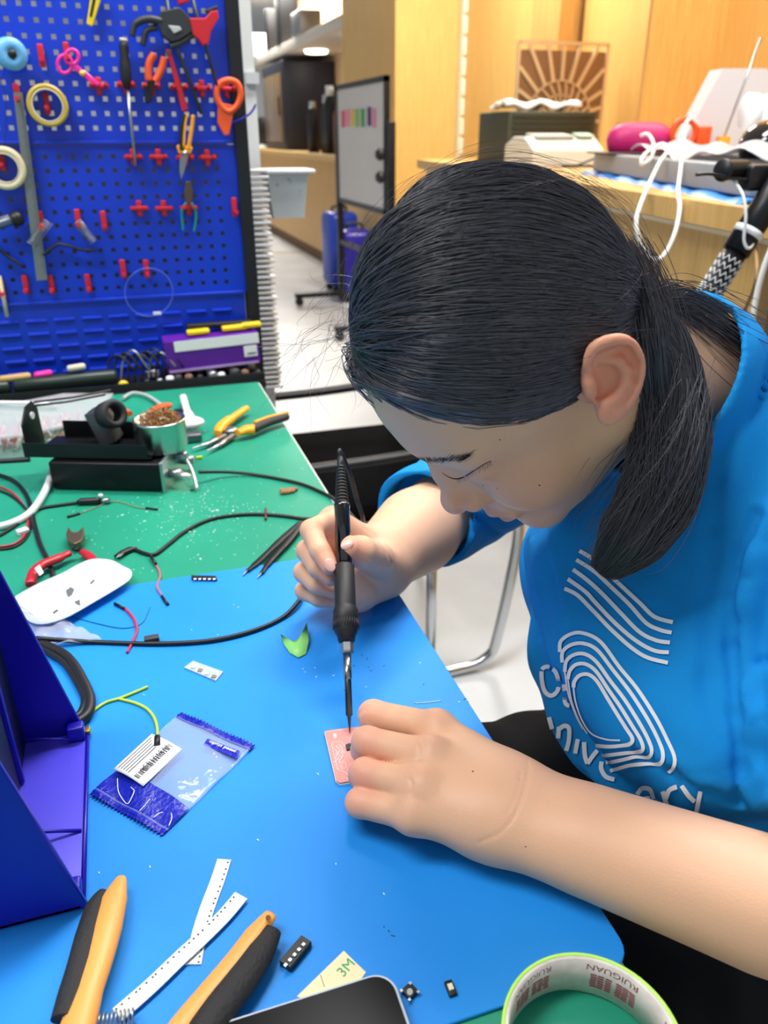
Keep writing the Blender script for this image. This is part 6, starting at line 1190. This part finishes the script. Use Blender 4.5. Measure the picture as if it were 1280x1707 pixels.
# small moles on the near cheek and the arm
molem = mat('mole', '#7a4a3a', .6)
def mole(px, py, r, fn=body):
    pt, ok = march(fn, [px], [py]); 
    if ok[0]: MB().sphere(pt[0], r, 6, sc=(1, 1, .6)).build('mole', molem, person)
for a in ((833, 733, .00055), (899, 809, .0007), (805, 810, .0005), (788, 1286, .0006), (876, 1411, .0005), (828, 814, .0004)): mole(*a)
nailm = mat('fingernail', '#f0bcae', .25, spec=.6)
def nail(px, py, ax, rx, ry):
    pt, ok = march(body, [px], [py])
    if not ok[0]: return
    n = grad(body, pt)[0]; a = unit(np.array(ax)-(np.array(ax)@n)*n); b = np.cross(n, a)
    m = MB().sphere((0, 0, 0), 1, 10); vs = [pt[0]+a*v[0]*rx+b*v[1]*ry+n*(v[2]*.0009-(v[1]**2)*.0012+.0001) for v in m.v]; m.v = [tuple(v) for v in vs]; m.build('fingernail', nailm, person)
nail(550, 942, RF['i'][3]-RF['i'][2], .0058, .0042)
nail(578, 908, D(570, 912, .64)-D(600, 920, .66), .0052, .0042)
# the white print, laid on the cloth
printm = mat('shirt print', '#e9edf2', .7, spec=.2)
PR = MB()
def stroke(pts, w, n=7, closed=False):
    c = spline(pts, n, closed); T = np.gradient(c, axis=0); T /= np.linalg.norm(T, axis=1)[:, None]+1e-9; N = np.stack([-T[:, 1], T[:, 0]], 1)*w/2
    L = c+N; R = c-N; pt, ok = march(shirt_sdf, np.r_[L[:, 0], R[:, 0]], np.r_[L[:, 1], R[:, 1]], .35, .9)
    g = grad(shirt_sdf, pt, .002); pt = pt+g*.0013; k = len(c)
    fs = [(i, i+1, k+i+1, k+i) for i in range(k-1) if ok[i] and ok[i+1] and ok[k+i] and ok[k+i+1] and np.linalg.norm(pt[i]-pt[i+1]) < .05 and np.linalg.norm(pt[i]-pt[k+i]) < .04]
    PR.add(pt, fs, 0, True)
c8 = lambda L: [(840+x/2.909, 860+y/2.909) for x, y in L]
for L in ([(370, 172), (425, 205), (470, 250), (560, 332), (660, 425), (730, 490), (820, 518)], [(355, 215), (440, 270), (520, 345), (610, 432), (690, 520), (760, 555), (815, 568)],
          [(340, 262), (410, 315), (480, 380), (570, 475), (660, 565), (740, 605), (807, 616)], [(315, 308), (400, 370), (450, 425), (540, 520), (640, 605), (730, 655), (802, 664)],
          [(298, 354), (360, 385), (430, 455), (520, 550), (620, 640), (700, 690), (797, 715)]): stroke(c8(L), 6.6)
for L in ([(278, 660), (282, 610), (325, 577), (385, 570), (470, 610), (560, 730), (650, 840), (740, 980), (795, 1085), (828, 1165), (826, 1210), (800, 1240)],
          [(290, 710), (292, 660), (330, 628), (390, 620), (455, 650), (530, 745), (620, 860), (700, 985), (750, 1080), (775, 1150), (765, 1195), (700, 1200), (610, 1205), (520, 1235)],
          [(303, 755), (310, 705), (345, 675), (395, 670), (450, 705), (520, 800), (590, 890), (660, 1000), (705, 1085), (722, 1140), (705, 1165), (640, 1165), (570, 1180), (500, 1195)],
          [(318, 790), (328, 750), (355, 722), (400, 718), (450, 752), (510, 840), (570, 925), (630, 1020), (668, 1085), (678, 1130), (640, 1140), (560, 1150), (480, 1160)],
          [(345, 830), (350, 800), (375, 772), (415, 768), (455, 800), (505, 880), (555, 960), (600, 1030), (628, 1075), (622, 1100), (580, 1110), (510, 1115), (450, 1108)]): stroke(c8(L), 6.0)
for L in ([(345, 830), (355, 900), (385, 985), (430, 1050), (500, 1080), (570, 1085)], [(318, 790), (335, 890), (370, 985), (410, 1050)], [(303, 755), (320, 860), (355, 960), (390, 1030)]): stroke(c8(L), 2.5)
def glyph(L, w=7.2): stroke(c8(L), w, 5)
stroke(c8([(192, 745), (222, 732), (256, 752), (272, 800), (266, 848), (236, 872), (206, 852), (192, 800)]), 7.0, 5, True)                               # O
glyph([(300, 815), (298, 870), (306, 910), (328, 922)]); glyph([(286, 838), (318, 832)])                                                    # t
glyph([(225, 975), (240, 1030)])
glyph([(268, 1075), (272, 1020)]); glyph([(272, 1030), (300, 1015), (322, 1030), (320, 1090), (308, 1135)])     # n
glyph([(365, 1080), (352, 1150)]); glyph([(384, 1036), (392, 1040)], 8)                                         # i
glyph([(395, 1095), (400, 1160), (412, 1200)]); glyph([(412, 1200), (440, 1160), (470, 1125)])                  # v
glyph([(480, 1190), (478, 1225), (500, 1262), (540, 1275)])                                                 # e
glyph([(648, 1345), (672, 1315), (710, 1318), (725, 1345), (738, 1400), (762, 1425)]); glyph([(718, 1362), (680, 1368), (675, 1395), (705, 1420), (735, 1405)])   # a
glyph([(775, 1330), (790, 1380), (808, 1425)]); glyph([(790, 1365), (805, 1325), (840, 1310)])                 # r
glyph([(862, 1305), (895, 1350), (925, 1378)]); glyph([(950, 1330), (938, 1400), (925, 1475)])                 # y
po = PR.build('shirt_print', printm, shirt); po['label'] = 'white striped figure and anniversary lettering'
def legs_sdf(p):
    d = s_cone(p, V(.50, .34, .555), V(.20, .27, .575), .095, .078); d = smin(d, s_cone(p, V(.50, .50, .545), V(.20, .52, .545), .092, .076), .02)
    d = smin(d, s_cone(p, V(.20, .27, .575), V(.24, .26, .15), .070, .050), .03); d = smin(d, s_cone(p, V(.20, .52, .545), V(.24, .55, .15), .070, .050), .03)
    d = smin(d, s_ell(p, V(.54, .43, .57), (.13, .17, .11)), .05); return d-.0018*np.sin(p@V(60, 40, 35)+2*np.sin(p@V(-30, 23, 41)))
lv_, lf_ = surface_nets(legs_sdf, (.02, .12, .06), (.74, .74, .76), .006)
tr_ = npmesh('trousers', lv_, lf_, mat('black cotton', '#0d0e12', .85, spec=.2, bump=(900, .2)), person, True); tr_['label'] = 'plain black trousers'
for y in (.26, .55): MB().sphere((.19, y, .055), .06, 12, sc=(1.9, .75, .75)).build('shoe', mat('black shoe', '#15161a', .6), person)
t = thing('stool', (.54, .43, 0), 'round black stool under the seated person', 'stool'); MB().lathe([(0, .40), (.17, .40), (.18, .41), (.18, .44), (.16, .455), (0, .455)], (.54, .43, 0), (0, 0, 1), 32).build('seat', blackm, t); MB().cyl((.54, .43, .05), (.54, .43, .40), .025).build('column', chrome, t); MB().lathe([(0, .0), (.22, .0), (.22, .02), (.03, .05), (0, .05)], (.54, .43, 0), (0, 0, 1), 32).build('base', blackm, t)
